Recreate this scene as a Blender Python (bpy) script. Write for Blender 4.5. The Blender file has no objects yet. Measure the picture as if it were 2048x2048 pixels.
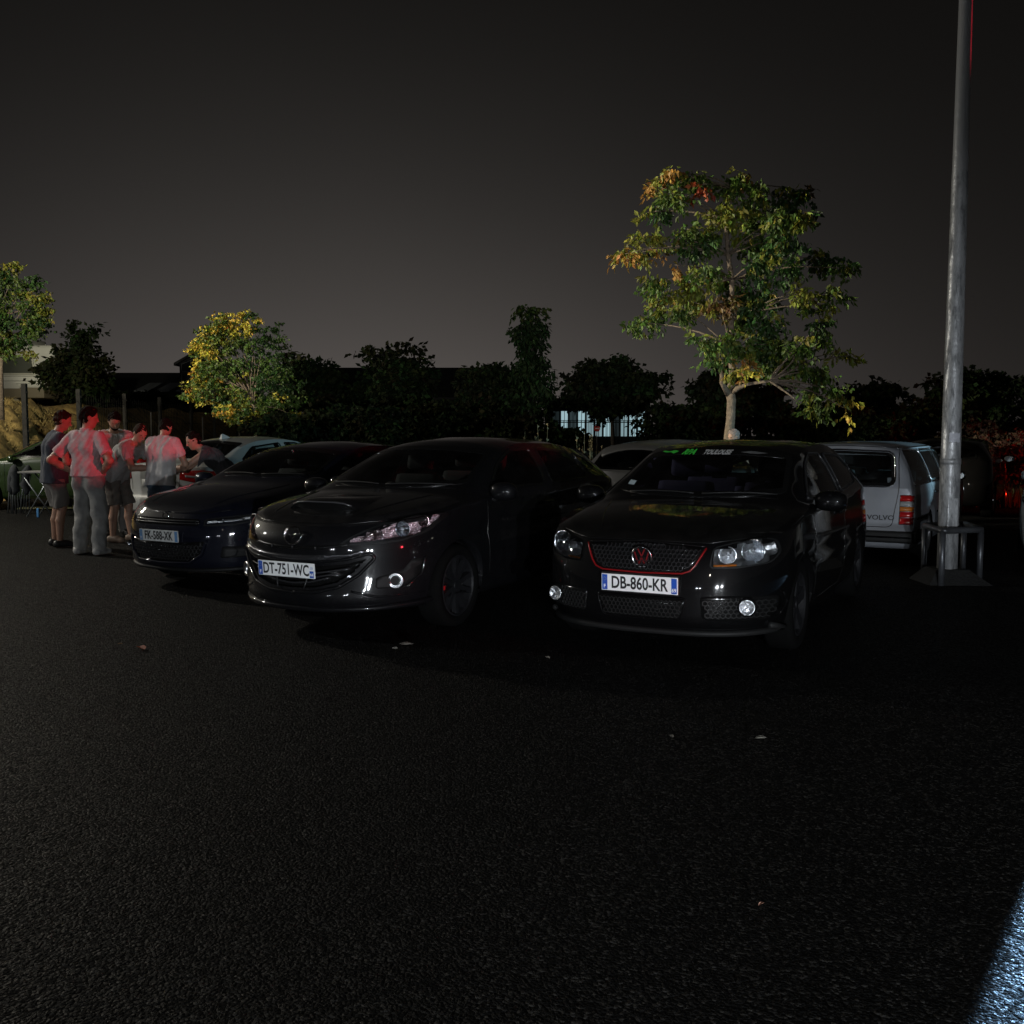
import bpy, bmesh, math, random
import numpy as np
from mathutils import Vector, Matrix, geometry
from mathutils.bvhtree import BVHTree

R = math.radians
scene = bpy.context.scene
C = scene.collection
random.seed(7); rng = np.random.default_rng(7)

# ------------------------------------------------------------------ camera
CAM_H = 1.5
PITCH = math.atan(160 / 2050)
cam = bpy.data.cameras.new('camera')
cam.sensor_width = 36; cam.lens = 36 * 2050 / 2048
cam.clip_start = 0.05; cam.clip_end = 2000
camo = bpy.data.objects.new('camera', cam); C.objects.link(camo)
camo.location = (0, 0, CAM_H)
camo.rotation_euler = (math.pi / 2 - PITCH, 0, 0)
scene.camera = camo
scene.render.resolution_x = scene.render.resolution_y = 1024
scene.view_settings.view_transform = 'Standard'
scene.view_settings.look = 'None'
scene.view_settings.exposure = 0
scene.view_settings.gamma = 1
scene.view_settings.use_curve_mapping = False

# ------------------------------------------------------------------ night sky (town glow fading with height)
world = bpy.data.worlds.new('World'); scene.world = world
world.use_nodes = True
nt = world.node_tree; nt.nodes.clear()
def wn(t, **k):
    n = nt.nodes.new(t)
    for a, b in k.items(): setattr(n, a, b)
    return n
def wm(op, a, b):
    n = wn('ShaderNodeMath', operation=op)
    for i, v in enumerate((a, b)):
        if v is None: continue
        if isinstance(v, (int, float)): n.inputs[i].default_value = v
        else: nt.links.new(v, n.inputs[i])
    return n.outputs[0]
tc = wn('ShaderNodeTexCoord'); sp = wn('ShaderNodeSeparateXYZ')
nt.links.new(tc.outputs['Generated'], sp.inputs[0])
zz = wm('MAXIMUM', sp.outputs[2], 0.0)
fall = wm('POWER', 0.0055, zz)                        # exp(-5.2 z)
dt = wn('ShaderNodeVectorMath', operation='DOT_PRODUCT')
nt.links.new(tc.outputs['Generated'], dt.inputs[0]); dt.inputs[1].default_value = (-0.16, 0.987, 0.0)
az = wm('POWER', wm('MAXIMUM', wm('MULTIPLY_ADD', dt.outputs['Value'], 0.5), 0.0), 25.0)
for n in nt.nodes:
    if n.type == 'MATH' and n.operation == 'MULTIPLY_ADD': n.inputs[2].default_value = 0.5
glow = wm('MULTIPLY', fall, wm('ADD', wm('MULTIPLY', az, 0.88), 0.12))
nz = wn('ShaderNodeTexNoise'); nz.inputs['Scale'].default_value = 2.2; nz.inputs['Detail'].default_value = 2
nt.links.new(tc.outputs['Generated'], nz.inputs['Vector'])
cl = wm('ADD', wm('MULTIPLY', nz.outputs[0], 0.25), 0.875)
val = wm('ADD', wm('MULTIPLY', wm('MULTIPLY', glow, cl), 0.108), 0.0024)
rgb = wn('ShaderNodeMix', data_type='RGBA', blend_type='MIX')
nt.links.new(fall, rgb.inputs[0])
rgb.inputs[6].default_value = (1.0, 0.93, 0.86, 1); rgb.inputs[7].default_value = (1.0, 0.875, 0.815, 1)
bg = wn('ShaderNodeBackground'); out = wn('ShaderNodeOutputWorld')
nt.links.new(rgb.outputs[2], bg.inputs[0]); nt.links.new(val, bg.inputs[1]); nt.links.new(bg.outputs[0], out.inputs[0])

def lamp(name, kind, loc, energy, color, radius=0.1, target=None, size=None, blend=0.3, parent=None):
    l = bpy.data.lights.new(name, kind); l.energy = energy; l.color = color
    if kind == 'SUN': l.angle = radius
    else: l.shadow_soft_size = radius
    if kind == 'SPOT': l.spot_size = R(size); l.spot_blend = blend
    o = bpy.data.objects.new(name, l); C.objects.link(o); o.location = loc
    if target is not None:
        o.rotation_euler = (Vector(target) - Vector(loc)).to_track_quat('-Z', 'Y').to_euler()
    return o
# faint moon
lamp('moonlight', 'SUN', (0, 0, 30), 0.004, (0.8, 0.88, 1.0), R(8), target=(8, 6, 0))
# the car park lamp just left of the picture, on its post (post built below), with added floods brightening two trees and the camper
LAMP = (-13.0, 17.0, 5.6)
lamp('lamp_light', 'POINT', LAMP, 1350, (1.0, 0.93, 0.78), 0.22)
for tgt, en, sz in (((-7.4, 26.0, 3.3), 5200, 19), ((-14.2, 30.0, 3.6), 2200, 40), ((-18.6, 44.0, 3.9), 5500, 12)):
    lamp('added_flood', 'SPOT', (LAMP[0], LAMP[1], LAMP[2] - 0.25), en, (1.0, 0.92, 0.70), 0.16, target=tgt, size=sz, blend=0.6)
# a second car park lamp further left, nearer the camera
LAMP2 = (-14.0, 11.0, 5.6)
lamp('lamp_light', 'POINT', LAMP2, 850, (1.0, 0.97, 0.90), 0.22)
lamp('added_flood', 'SPOT', (LAMP2[0], LAMP2[1], LAMP2[2] - 0.25), 16500, (1.0, 0.94, 0.74), 0.16, target=(3.5, 17.0, 4.1), size=24, blend=0.6)  # added flood brightening the tall tree
# headlights of a car waiting behind the photographer; far lamps are added for highlights on the dark paint
for hx in (1.5, 2.8):
    lamp('headlight_beam', 'SPOT', (hx, -7.0, 0.62), 2700, (0.88, 0.94, 1.0), 0.07, target=(hx - 1.2, 9, 0.62), size=32, blend=0.7)
for hx, hy, hz, en in ((-5.0, -15.0, .7, 240), (-6.3, -15.0, .7, 240), (-10.5, -8.0, .75, 170), (-11.6, -8.4, .75, 170), (-3.0, -24.0, 6.0, 300)):
    lamp('far_highlight_lamp', 'POINT', (hx, hy, hz), en, (0.86, 0.93, 1.0) if hz < 2 else (1.0, 0.9, 0.75), 0.09)
# dipped headlight of the pale car on the right: its beam edge falls across the asphalt
lamp('dipped_beam', 'SPOT', (6.15, 9.80, 0.66), 4300, (0.36, 0.64, 1.0), 0.02, target=(3.738, 3.3, 0.0), size=28, blend=0.05)
# cool light from the right on the estate car's flank
lamp('cool_lamp', 'SPOT', (9.5, 10.6, 1.9), 1700, (0.50, 0.85, 1.0), 0.1, target=(5.6, 13.2, 1.1), size=40, blend=0.6)
# red light reaching the men from the right, source unseen
lamp('red_spot', 'SPOT', (4.6, 6.4, 2.05), 2100, (1.0, 0.02, 0.05), 0.22, target=(-5.35, 13.4, 1.55), size=14, blend=0.3)
lamp('red_spot', 'SPOT', (2.75, 4.6, 0.75), 42, (1.0, 0.03, 0.05), 0.06, target=(-0.55, 7.7, 0.45), size=22, blend=0.5)  # added low spot, puts red glints on the graphite hatchback
# red tail light on the scrub at the right, and an added spot on the pole
lamp('right_red_light', 'SPOT', (12.6, 17.6, 1.2), 330, (1.0, 0.03, 0.01), 0.12, target=(9.6, 21.0, 0.7), size=70, blend=0.8)
lamp('right_red_light', 'SPOT', (10.5, 13.0, 3.0), 5000, (1.0, 0.02, 0.05), 0.1, target=(4.4, 10.2, 7.0), size=30, blend=0.3)

# ------------------------------------------------------------------ helpers
def ray(px, py):
    u = (px - 1024) / 2050; v = (py - 1024) / 2050
    c, s = math.cos(PITCH), math.sin(PITCH)
    return Vector((u, c - v * s, -s - v * c))
def at(px, py, d):            # point of the place seen at photo pixel, d metres deep
    r = ray(px, py); return Vector((0, 0, CAM_H)) + r * (d / r.y)

MATS = {}
def mat(name, col=(0.5, 0.5, 0.5), rough=0.5, metal=0.0, coat=0.0, var=0.0, vscale=8.0, bump=0.0, bscale=60.0,
        emit=None, estr=0.0, spec=0.5, attr=None, dust=0.0, transl=0.0, sheen=0.0, rvar=0.0):
    if name in MATS: return MATS[name]
    m = bpy.data.materials.new(name); m.use_nodes = True
    t = m.node_tree; b = t.nodes['Principled BSDF']
    def N(k): return t.nodes.new(k)
    b.inputs['Base Color'].default_value = (*col, 1); b.inputs['Roughness'].default_value = rough
    b.inputs['Metallic'].default_value = metal; b.inputs['Coat Weight'].default_value = coat
    b.inputs['Coat Roughness'].default_value = 0.04; b.inputs['Specular IOR Level'].default_value = spec
    b.inputs['Sheen Weight'].default_value = sheen
    tcn = N('ShaderNodeTexCoord')
    src = None
    if attr:
        a = N('ShaderNodeVertexColor'); a.layer_name = attr; src = a.outputs[0]
        t.links.new(src, b.inputs['Base Color'])
    if var > 0 and not attr:
        n = N('ShaderNodeTexNoise'); n.inputs['Scale'].default_value = vscale; n.inputs['Detail'].default_value = 6
        t.links.new(tcn.outputs['Object'], n.inputs['Vector'])
        mx = N('ShaderNodeMix'); mx.data_type = 'RGBA'
        mx.inputs[6].default_value = (*[c * (1 - var) for c in col], 1); mx.inputs[7].default_value = (*[min(1, c * (1 + var)) for c in col], 1)
        cr = N('ShaderNodeMapRange'); cr.inputs[1].default_value = 0.3; cr.inputs[2].default_value = 0.7
        t.links.new(n.outputs[0], cr.inputs[0]); t.links.new(cr.outputs[0], mx.inputs[0])
        t.links.new(mx.outputs[2], b.inputs['Base Color']); src = mx.outputs[2]
    if dust > 0:      # road dust lying on the paint, in patches
        n = N('ShaderNodeTexNoise'); n.inputs['Scale'].default_value = 9; n.inputs['Detail'].default_value = 8
        t.links.new(tcn.outputs['Object'], n.inputs['Vector'])
        n2 = N('ShaderNodeTexNoise'); n2.inputs['Scale'].default_value = 260; n2.inputs['Detail'].default_value = 2
        t.links.new(tcn.outputs['Object'], n2.inputs['Vector'])
        ml = N('ShaderNodeMath'); ml.operation = 'MULTIPLY'
        t.links.new(n.outputs[0], ml.inputs[0]); t.links.new(n2.outputs[0], ml.inputs[1])
        mr = N('ShaderNodeMapRange'); mr.inputs[1].default_value = 0.12; mr.inputs[2].default_value = 0.45
        mr.inputs[4].default_value = dust
        t.links.new(ml.outputs[0], mr.inputs[0])
        mx = N('ShaderNodeMix'); mx.data_type = 'RGBA'
        if src: t.links.new(src, mx.inputs[6])
        else: mx.inputs[6].default_value = (*col, 1)
        mx.inputs[7].default_value = (0.30, 0.28, 0.25, 1)
        t.links.new(mr.outputs[0], mx.inputs[0]); t.links.new(mx.outputs[2], b.inputs['Base Color'])
        rr = N('ShaderNodeMapRange'); rr.inputs[1].default_value = 0.3; rr.inputs[2].default_value = 0.7
        rr.inputs[3].default_value = 0.025; rr.inputs[4].default_value = 0.07
        t.links.new(n.outputs[0], rr.inputs[0]); t.links.new(rr.outputs[0], b.inputs['Coat Roughness'])
    if rvar > 0:
        n = N('ShaderNodeTexNoise'); n.inputs['Scale'].default_value = vscale * 2; n.inputs['Detail'].default_value = 5
        t.links.new(tcn.outputs['Object'], n.inputs['Vector'])
        rr = N('ShaderNodeMapRange'); rr.inputs[3].default_value = max(0.02, rough - rvar); rr.inputs[4].default_value = min(1, rough + rvar)
        t.links.new(n.outputs[0], rr.inputs[0]); t.links.new(rr.outputs[0], b.inputs['Roughness'])
    if bump > 0:
        n = N('ShaderNodeTexNoise'); n.inputs['Scale'].default_value = bscale; n.inputs['Detail'].default_value = 4
        t.links.new(tcn.outputs['Object'], n.inputs['Vector'])
        bp = N('ShaderNodeBump'); bp.inputs['Strength'].default_value = bump; bp.inputs['Distance'].default_value = 0.02
        t.links.new(n.outputs[0], bp.inputs['Height']); t.links.new(bp.outputs[0], b.inputs['Normal'])
    if emit:
        b.inputs['Emission Color'].default_value = (*emit, 1); b.inputs['Emission Strength'].default_value = estr
    if transl > 0:
        tr = N('ShaderNodeBsdfTranslucent'); ms = N('ShaderNodeMixShader'); ms.inputs[0].default_value = transl
        if src: t.links.new(src, tr.inputs[0])
        else: tr.inputs[0].default_value = (*col, 1)
        o = t.nodes['Material Output']
        t.links.new(b.outputs[0], ms.inputs[1]); t.links.new(tr.outputs[0], ms.inputs[2]); t.links.new(ms.outputs[0], o.inputs[0])
    MATS[name] = m; return m

def glass_mat(name, tint=(0.5, 0.52, 0.52), rough=0.0, refl=1.0):
    if name in MATS: return MATS[name]
    m = bpy.data.materials.new(name); m.use_nodes = True; t = m.node_tree; t.nodes.clear()
    tr = t.nodes.new('ShaderNodeBsdfTransparent'); tr.inputs[0].default_value = (*tint, 1)
    gl = t.nodes.new('ShaderNodeBsdfGlossy'); gl.inputs['Roughness'].default_value = rough
    gl.inputs[0].default_value = (refl, refl, refl, 1)
    fr = t.nodes.new('ShaderNodeFresnel'); fr.inputs[0].default_value = 1.5
    mx = t.nodes.new('ShaderNodeMixShader'); o = t.nodes.new('ShaderNodeOutputMaterial')
    # a thin film of dust on the pane
    df = t.nodes.new('ShaderNodeBsdfDiffuse'); df.inputs[0].default_value = (0.35, 0.34, 0.33, 1)
    nz_ = t.nodes.new('ShaderNodeTexNoise'); nz_.inputs['Scale'].default_value = 6; nz_.inputs['Detail'].default_value = 7
    mr = t.nodes.new('ShaderNodeMapRange'); mr.inputs[1].default_value = 0.3; mr.inputs[2].default_value = 0.8; mr.inputs[4].default_value = 0.012
    tcn = t.nodes.new('ShaderNodeTexCoord'); t.links.new(tcn.outputs['Object'], nz_.inputs['Vector']); t.links.new(nz_.outputs[0], mr.inputs[0])
    m2 = t.nodes.new('ShaderNodeMixShader')
    t.links.new(fr.outputs[0], mx.inputs[0]); t.links.new(tr.outputs[0], mx.inputs[1]); t.links.new(gl.outputs[0], mx.inputs[2])
    t.links.new(mr.outputs[0], m2.inputs[0]); t.links.new(mx.outputs[0], m2.inputs[1]); t.links.new(df.outputs[0], m2.inputs[2])
    t.links.new(m2.outputs[0], o.inputs[0])
    MATS[name] = m; return m

def mesh_obj(name, verts, faces, m=None, parent=None, smooth=False, loc=None):
    me = bpy.data.meshes.new(name)
    me.from_pydata([tuple(v) for v in verts], [], [tuple(f) for f in faces])
    me.validate(); me.update()
    if smooth: me.polygons.foreach_set('use_smooth', [True] * len(me.polygons))
    if m: me.materials.append(m)
    o = bpy.data.objects.new(name, me); C.objects.link(o)
    if parent: o.parent = parent
    if loc is not None: o.location = loc
    return o
def bm_obj(name, bm, m=None, parent=None, smooth=False, recalc=True):
    if recalc: bmesh.ops.recalc_face_normals(bm, faces=bm.faces)
    me = bpy.data.meshes.new(name); bm.to_mesh(me); bm.free()
    if smooth: me.polygons.foreach_set('use_smooth', [True] * len(me.polygons))
    if m: me.materials.append(m)
    o = bpy.data.objects.new(name, me); C.objects.link(o)
    if parent: o.parent = parent
    return o
def tag(o, label=None, cat=None, group=None, kind=None):
    if label: o['label'] = label
    if cat: o['category'] = cat
    if group: o['group'] = group
    if kind: o['kind'] = kind
    return o
def thing(name, label, cat, loc=(0, 0, 0), rz=0, group=None):
    o = bpy.data.objects.new(name, None); C.objects.link(o)
    o.location = loc; o.rotation_euler = (0, 0, rz); o.empty_display_size = 0.2
    return tag(o, label, cat, group)
def copy_tree(o, parent=None):
    c = o.copy(); C.objects.link(c); c.parent = parent
    for ch in list(o.children): copy_tree(ch, c)
    return c

def add_box(bm, lo, hi, bev=0.0, mtx=None):
    r = bmesh.ops.create_cube(bm, size=1)
    vs = r['verts']
    for v in vs:
        v.co = Vector([lo[i] + (v.co[i] + 0.5) * (hi[i] - lo[i]) for i in range(3)])
    if bev > 0:
        es = list({e for v in vs for e in v.link_edges})
        rr = bmesh.ops.bevel(bm, geom=es, offset=bev, segments=2, affect='EDGES', profile=0.7)
        vs = list({v for f in rr['faces'] for v in f.verts} | {v for v in vs if v.is_valid})
    if mtx is not None:
        bmesh.ops.transform(bm, matrix=mtx, verts=[v for v in vs if v.is_valid])
    return vs
def box_obj(name, lo, hi, m, parent=None, bev=0.0, mtx=None, smooth=False):
    bm = bmesh.new(); add_box(bm, lo, hi, bev, mtx); return bm_obj(name, bm, m, parent, smooth)
def tube_geo(pts, rad, seg=8, cap=True):
    pts = [Vector(p) for p in pts]; n = len(pts)
    rads = rad if isinstance(rad, (list, tuple)) else [rad] * n
    V, Fc = [], []
    prev = None
    for i, p in enumerate(pts):
        d = (pts[min(i + 1, n - 1)] - pts[max(i - 1, 0)])
        if d.length < 1e-9: d = Vector((0, 0, 1))
        d.normalize()
        if prev is None:
            a = d.orthogonal().normalized()
        else:
            a = prev - d * prev.dot(d)
            if a.length < 1e-6: a = d.orthogonal()
            a.normalize()
        prev = a; b = d.cross(a)
        for k in range(seg):
            an = 2 * math.pi * k / seg
            V.append(p + (a * math.cos(an) + b * math.sin(an)) * rads[i])
    for i in range(n - 1):
        for k in range(seg):
            k2 = (k + 1) % seg
            Fc.append((i * seg + k, i * seg + k2, (i + 1) * seg + k2, (i + 1) * seg + k))
    if cap:
        Fc.append(tuple(range(seg - 1, -1, -1))); Fc.append(tuple((n - 1) * seg + k for k in range(seg)))
    return V, Fc
def tube_obj(name, pts, rad, m, parent=None, seg=8, smooth=True):
    V, Fc = tube_geo(pts, rad, seg); return mesh_obj(name, V, Fc, m, parent, smooth)
class Acc:
    def __init__(s): s.V = []; s.F = []
    def add(s, V, Fc):
        o = len(s.V); s.V += [tuple(v) for v in V]; s.F += [tuple(i + o for i in f) for f in Fc]
    def tube(s, pts, rad, seg=6): s.add(*tube_geo(pts, rad, seg))
    def build(s, name, m, parent=None, smooth=False): return mesh_obj(name, s.V, s.F, m, parent, smooth)
def lathe(prof, seg=32, axis='y'):
    V, Fc = [], []
    n = len(prof)
    for k in range(seg):
        a = 2 * math.pi * k / seg
        for (r, h) in prof:
            if axis == 'y': V.append((r * math.cos(a), h, r * math.sin(a)))
            elif axis == 'x': V.append((h, r * math.cos(a), r * math.sin(a)))
            else: V.append((r * math.cos(a), r * math.sin(a), h))
    for k in range(seg):
        k2 = (k + 1) % seg
        for i in range(n - 1):
            Fc.append((k * n + i, k2 * n + i, k2 * n + i + 1, k * n + i + 1))
    return V, Fc
def pchip(pts):
    x = np.array([p[0] for p in pts], float); y = np.array([p[1] for p in pts], float)
    h = np.diff(x); d = np.diff(y) / h
    m = np.zeros(len(x)); m[0] = d[0]; m[-1] = d[-1]
    for i in range(1, len(x) - 1):
        if d[i - 1] * d[i] > 0:
            w1 = 2 * h[i] + h[i - 1]; w2 = h[i] + 2 * h[i - 1]
            m[i] = (w1 + w2) / (w1 / d[i - 1] + w2 / d[i])
    def f(q):
        q = np.clip(np.asarray(q, float), x[0], x[-1])
        i = np.clip(np.searchsorted(x, q, side='right') - 1, 0, len(x) - 2)
        t = (q - x[i]) / h[i]
        return ((2*t**3 - 3*t**2 + 1) * y[i] + (t**3 - 2*t**2 + t) * h[i] * m[i] + (-2*t**3 + 3*t**2) * y[i+1] + (t**3 - t**2) * h[i] * m[i+1])
    return f
def text_geo(s, size=1.0, bold=0.0, shear=0.0, xs=1.0):
    cu = bpy.data.curves.new('txt', 'FONT'); cu.body = s; cu.size = size; cu.offset = bold; cu.shear = shear
    cu.align_x = 'CENTER'; cu.align_y = 'CENTER'; cu.resolution_u = 3
    o = bpy.data.objects.new('txt', cu); C.objects.link(o)
    dg = bpy.context.evaluated_depsgraph_get()
    me = bpy.data.meshes.new_from_object(o.evaluated_get(dg))
    V = [(v.co.x * xs, v.co.y) for v in me.vertices]; Fc = [tuple(p.vertices) for p in me.polygons]
    bpy.data.objects.remove(o); bpy.data.meshes.remove(me); bpy.data.curves.remove(cu)
    return V, Fc
# ------------------------------------------------------------------ cars
def in_poly(pts, poly):
    pts = np.asarray(pts, float); x, y = pts[:, 0], pts[:, 1]
    res = np.zeros(len(pts), bool); n = len(poly); j = n - 1
    for i in range(n):
        xi, yi = poly[i]; xj, yj = poly[j]
        c = ((yi > y) != (yj > y)) & (x < (xj - xi) * (y - yi) / ((yj - yi) if abs(yj - yi) > 1e-12 else 1e-12) + xi)
        res ^= c; j = i
    return res
def densify(poly, res, closed=True):
    o = []; n = len(poly)
    for i in range(n if closed else n - 1):
        a = Vector(poly[i]); b = Vector(poly[(i + 1) % n]); k = max(1, int((b - a).length / res + 0.5))
        o += [tuple(a.lerp(b, t / k)) for t in range(k)]
    if not closed: o.append(tuple(poly[-1]))
    return o
def rounded(poly, r, k=4):          # round the corners of a polygon
    o = []; n = len(poly)
    for i in range(n):
        p = Vector(poly[i]); a = Vector(poly[i - 1]); b = Vector(poly[(i + 1) % n])
        rr = r[i] if isinstance(r, (list, tuple)) else r
        d1 = (a - p); d2 = (b - p)
        q = min(rr, d1.length * 0.45, d2.length * 0.45)
        s = p + d1.normalized() * q; e = p + d2.normalized() * q
        for t in range(k + 1):
            u = t / k; o.append(tuple((1 - u) ** 2 * s + 2 * u * (1 - u) * p + u * u * e))
    return o
def mirror_poly(half):              # (y,z) points listed from centre-bottom over the +y side to centre-top
    return half + [(-y, z) for (y, z) in reversed(half) if abs(y) > 1e-6]
def inset(poly, w):
    n = len(poly); P = [Vector(p) for p in poly]
    area = sum(P[i].x * P[(i + 1) % n].y - P[(i + 1) % n].x * P[i].y for i in range(n))
    s = 1 if area > 0 else -1; o = []
    for i in range(n):
        d = (P[(i + 1) % n] - P[i - 1]); d.normalize(); o.append(tuple(P[i] + Vector((-d.y, d.x)) * s * w))
    return o

class Car:
    def __init__(s, sp):
        s.sp = sp; L, W = sp['L'], sp['W']
        nf, nr, wz, ztop, zc = [pchip(sp[k]) for k in ('nf', 'nr', 'wz', 'ztop', 'zc')]
        ry = pchip(sp['ry']); rz = pchip(sp['rz'])
        Df, Dr, ef, er = sp['Df'], sp['Dr'], sp['ef'], sp['er']
        def pos(p, z):
            p = np.asarray(p, float); z = np.asarray(z, float); w = W * wz(z)
            f = np.clip(p, 0, 1) * math.pi / 2; r = np.clip(3 - p, 0, 1) * math.pi / 2
            xf = nf(z) + (Df - nf(z)) * (1 - np.abs(np.cos(f)) ** (2 / ef)); yf = w * np.abs(np.sin(f)) ** (2 / ef)
            xr = L - nr(z) - (Dr - nr(z)) * (1 - np.abs(np.cos(r)) ** (2 / er)); yr = w * np.abs(np.sin(r)) ** (2 / er)
            xs = Df + (p - 1) * (L - Dr - Df)
            x = np.where(p <= 1, xf, np.where(p <= 2, xs, xr)); y = np.where(p <= 1, yf, np.where(p <= 2, w, yr))
            bar = 1 - 0.035 * ((x - L * 0.5) / (L * 0.5)) ** 4
            return x, y * bar
        dp = np.concatenate([np.linspace(0, 1, 1500) ** 1.5, np.linspace(1, 2, 1500)[1:], 3 - np.linspace(1, 0, 1500)[1:] ** 1.5])
        x, y = pos(dp, np.full(len(dp), 0.5))
        seg = np.hypot(np.diff(x), np.diff(y)); st = np.concatenate([[0], np.cumsum(seg)])
        res = sp.get('res', 0.035)
        ps = list(np.interp(np.linspace(0, st[-1], int(st[-1] / res)), st, dp))
        Ra = sp['Ra']; zw = sp['zw']
        side = (dp > 0.3) & (dp < 2.7)
        for xw in sp['wx']:
            for xx in np.concatenate([[xw - Ra - .002, xw - Ra + .002, xw + Ra - .002, xw + Ra + .002], xw + Ra * np.sin(np.linspace(-1.5, 1.5, 25))]):
                ps.append(float(np.interp(xx, x[side], dp[side])))
        ps = np.array(sorted(ps)); keep = np.concatenate([[True], np.diff(ps) > 1e-5]); ps = ps[keep]; ps[0] = 0; ps[-1] = 3
        n = len(ps)
        xref, _ = pos(ps, np.full(n, 0.45))
        zb = np.full(n, sp['zb'], float)
        if 'zbx' in sp: zb = pchip(sp['zbx'])(xref)
        for xw in sp['wx']:
            d2 = Ra ** 2 - (xref - xw) ** 2
            zb = np.where(d2 > 0, np.maximum(zb, zw + np.sqrt(np.maximum(d2, 0))), zb)
        xt, _ = pos(ps, np.full(n, 0.78)); zt = ztop(xt)
        nrow = sp.get('rows', 17)
        V = []; F = []; T = []
        idx = np.zeros((n, nrow + 1), int)
        for j in range(nrow + 1):
            if j == 0:        # flange turned inward under the edge
                z = zb + 0.004; xx, yy = pos(ps, z)
                xx = xx + np.where(ps < 1, 0.10 * np.cos(ps * math.pi / 2), 0) - np.where(ps > 2, 0.10 * np.cos((3 - ps) * math.pi / 2), 0)
                yy = np.maximum(yy - 0.10 * np.clip(np.minimum(ps, 3 - ps) * 1.2, 0, 1), 0)
            else:
                v = (j - 1) / (nrow - 1); z = zb + (zt - zb) * v; xx, yy = pos(ps, z)
                # body line pressed into the flank
                yy = yy - 0.012 * np.exp(-((z - sp.get('crease', 0.62)) / 0.03) ** 2) * np.clip(np.minimum(ps - 0.9, 2.1 - ps) * 8, 0, 1)
            idx[:, j] = np.arange(len(V), len(V) + n); V += list(zip(xx, yy, z))
        for j in range(nrow):
            for i in range(n - 1):
                F.append((idx[i, j], idx[i + 1, j], idx[i + 1, j + 1], idx[i, j + 1]))
                p = 0.5 * (ps[i] + ps[i + 1])
                T.append('front_bumper' if p < sp.get('pf', 0.86) else ('rear_bumper' if p > 2.3 else 'body'))
        S = np.array([V[k] for k in idx[:, nrow]])
        ka, kb = 7, 10
        yr_ = np.minimum(ry(S[:, 0]), 0.86 * S[:, 1]); zr_ = np.maximum(rz(S[:, 0]), S[:, 2] * 0 + S[:, 2] + 0.0)
        zc_ = np.maximum(zc(S[:, 0]), zr_)
        cols = [idx[:, nrow]]
        pw = sp.get('pw', 2.3)
        for k in range(1, ka + 1):
            t = k / ka; yy = S[:, 1] + (yr_ - S[:, 1]) * t; zz_ = S[:, 2] + (zr_ - S[:, 2]) * t
            bul = 0.020 * math.sin(math.pi * t) * np.clip((zr_ - S[:, 2]) / 0.3, 0, 1)
            cols.append(np.arange(len(V), len(V) + n)); V += list(zip(S[:, 0], yy + bul, zz_))
        for k in range(1, kb + 1):
            t = 1 - k / kb; yy = yr_ * t; zz_ = zr_ + (zc_ - zr_) * (1 - t ** pw)
            cols.append(np.arange(len(V), len(V) + n)); V += list(zip(S[:, 0], yy, zz_))
        cols = np.array(cols).T
        hx, rx0, rx1 = sp['hood'], sp['roof'][0], sp['roof'][1]
        for k in range(cols.shape[1] - 1):
            for i in range(n - 1):
                F.append((cols[i, k], cols[i + 1, k], cols[i + 1, k + 1], cols[i, k + 1]))
                xm = 0.5 * (S[i, 0] + S[i + 1, 0])
                T.append('bonnet' if (xm < hx and (k >= 3 or xm < 0.35)) else ('roof' if (k >= ka and rx0 < xm < rx1) else 'body'))
        V = np.array(V); m = len(V)
        V2 = V.copy(); V2[:, 1] *= -1
        s.V = np.concatenate([V, V2]); s.F = F + [tuple(a + m for a in reversed(f)) for f in F]; s.T = T + T
        s.bvh = BVHTree.FromPolygons([Vector(v) for v in s.V], s.F)
        s.kill = np.zeros(len(s.F), bool); s.cent = np.array([s.V[list(f)].mean(0) for f in s.F])
        s.FA = np.array(s.F)
        s.root = thing(sp['name'], sp['label'], sp['cat'], sp['loc'], R(sp['rot']), sp.get('group'))
    AX = {'f': ((1, 2), 0, -3.0, (1, 0, 0)), 'r': ((1, 2), 0, 9.0, (-1, 0, 0)), 'l': ((0, 2), 1, -4.0, (0, 1, 0)), 'R': ((0, 2), 1, 4.0, (0, -1, 0)), 't': ((0, 1), 2, 5.0, (0, 0, -1))}
    def hit(s, p, ax, off=0.0):
        (a, b), c, c0, d = s.AX[ax]; d = Vector(d)
        o = [0, 0, 0]; o[a] = p[0]; o[b] = p[1]; o[c] = c0
        loc, nrm, _, _ = s.bvh.ray_cast(Vector(o), d)
        if loc is None:
            loc, nrm, _, _ = s.bvh.find_nearest(Vector([0.3 if (ax == 'f' and k == 0) else (s.sp['L'] - .3 if (ax == 'r' and k == 0) else o[k] if k != c else 0) for k in range(3)]))
        if nrm.dot(d) > 0: nrm = -nrm
        if -nrm.dot(d) < 0.15: nrm = (nrm - d * 0.3).normalized()
        return loc + nrm * off, nrm
    def hole(s, poly, ax, lim=None):
        (a, b), c, c0, d = s.AX[ax]
        ins = in_poly(s.V[:, [a, b]], poly)
        mid = s.sp['L'] / 2
        if ax == 'f': ins &= s.V[:, 0] < (lim or mid)
        elif ax == 'r': ins &= s.V[:, 0] > (lim or mid)
        elif ax == 'l': ins &= s.V[:, 1] < -0.3
        elif ax == 'R': ins &= s.V[:, 1] > 0.3
        s.kill |= ins[s.FA].all(1)
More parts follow.
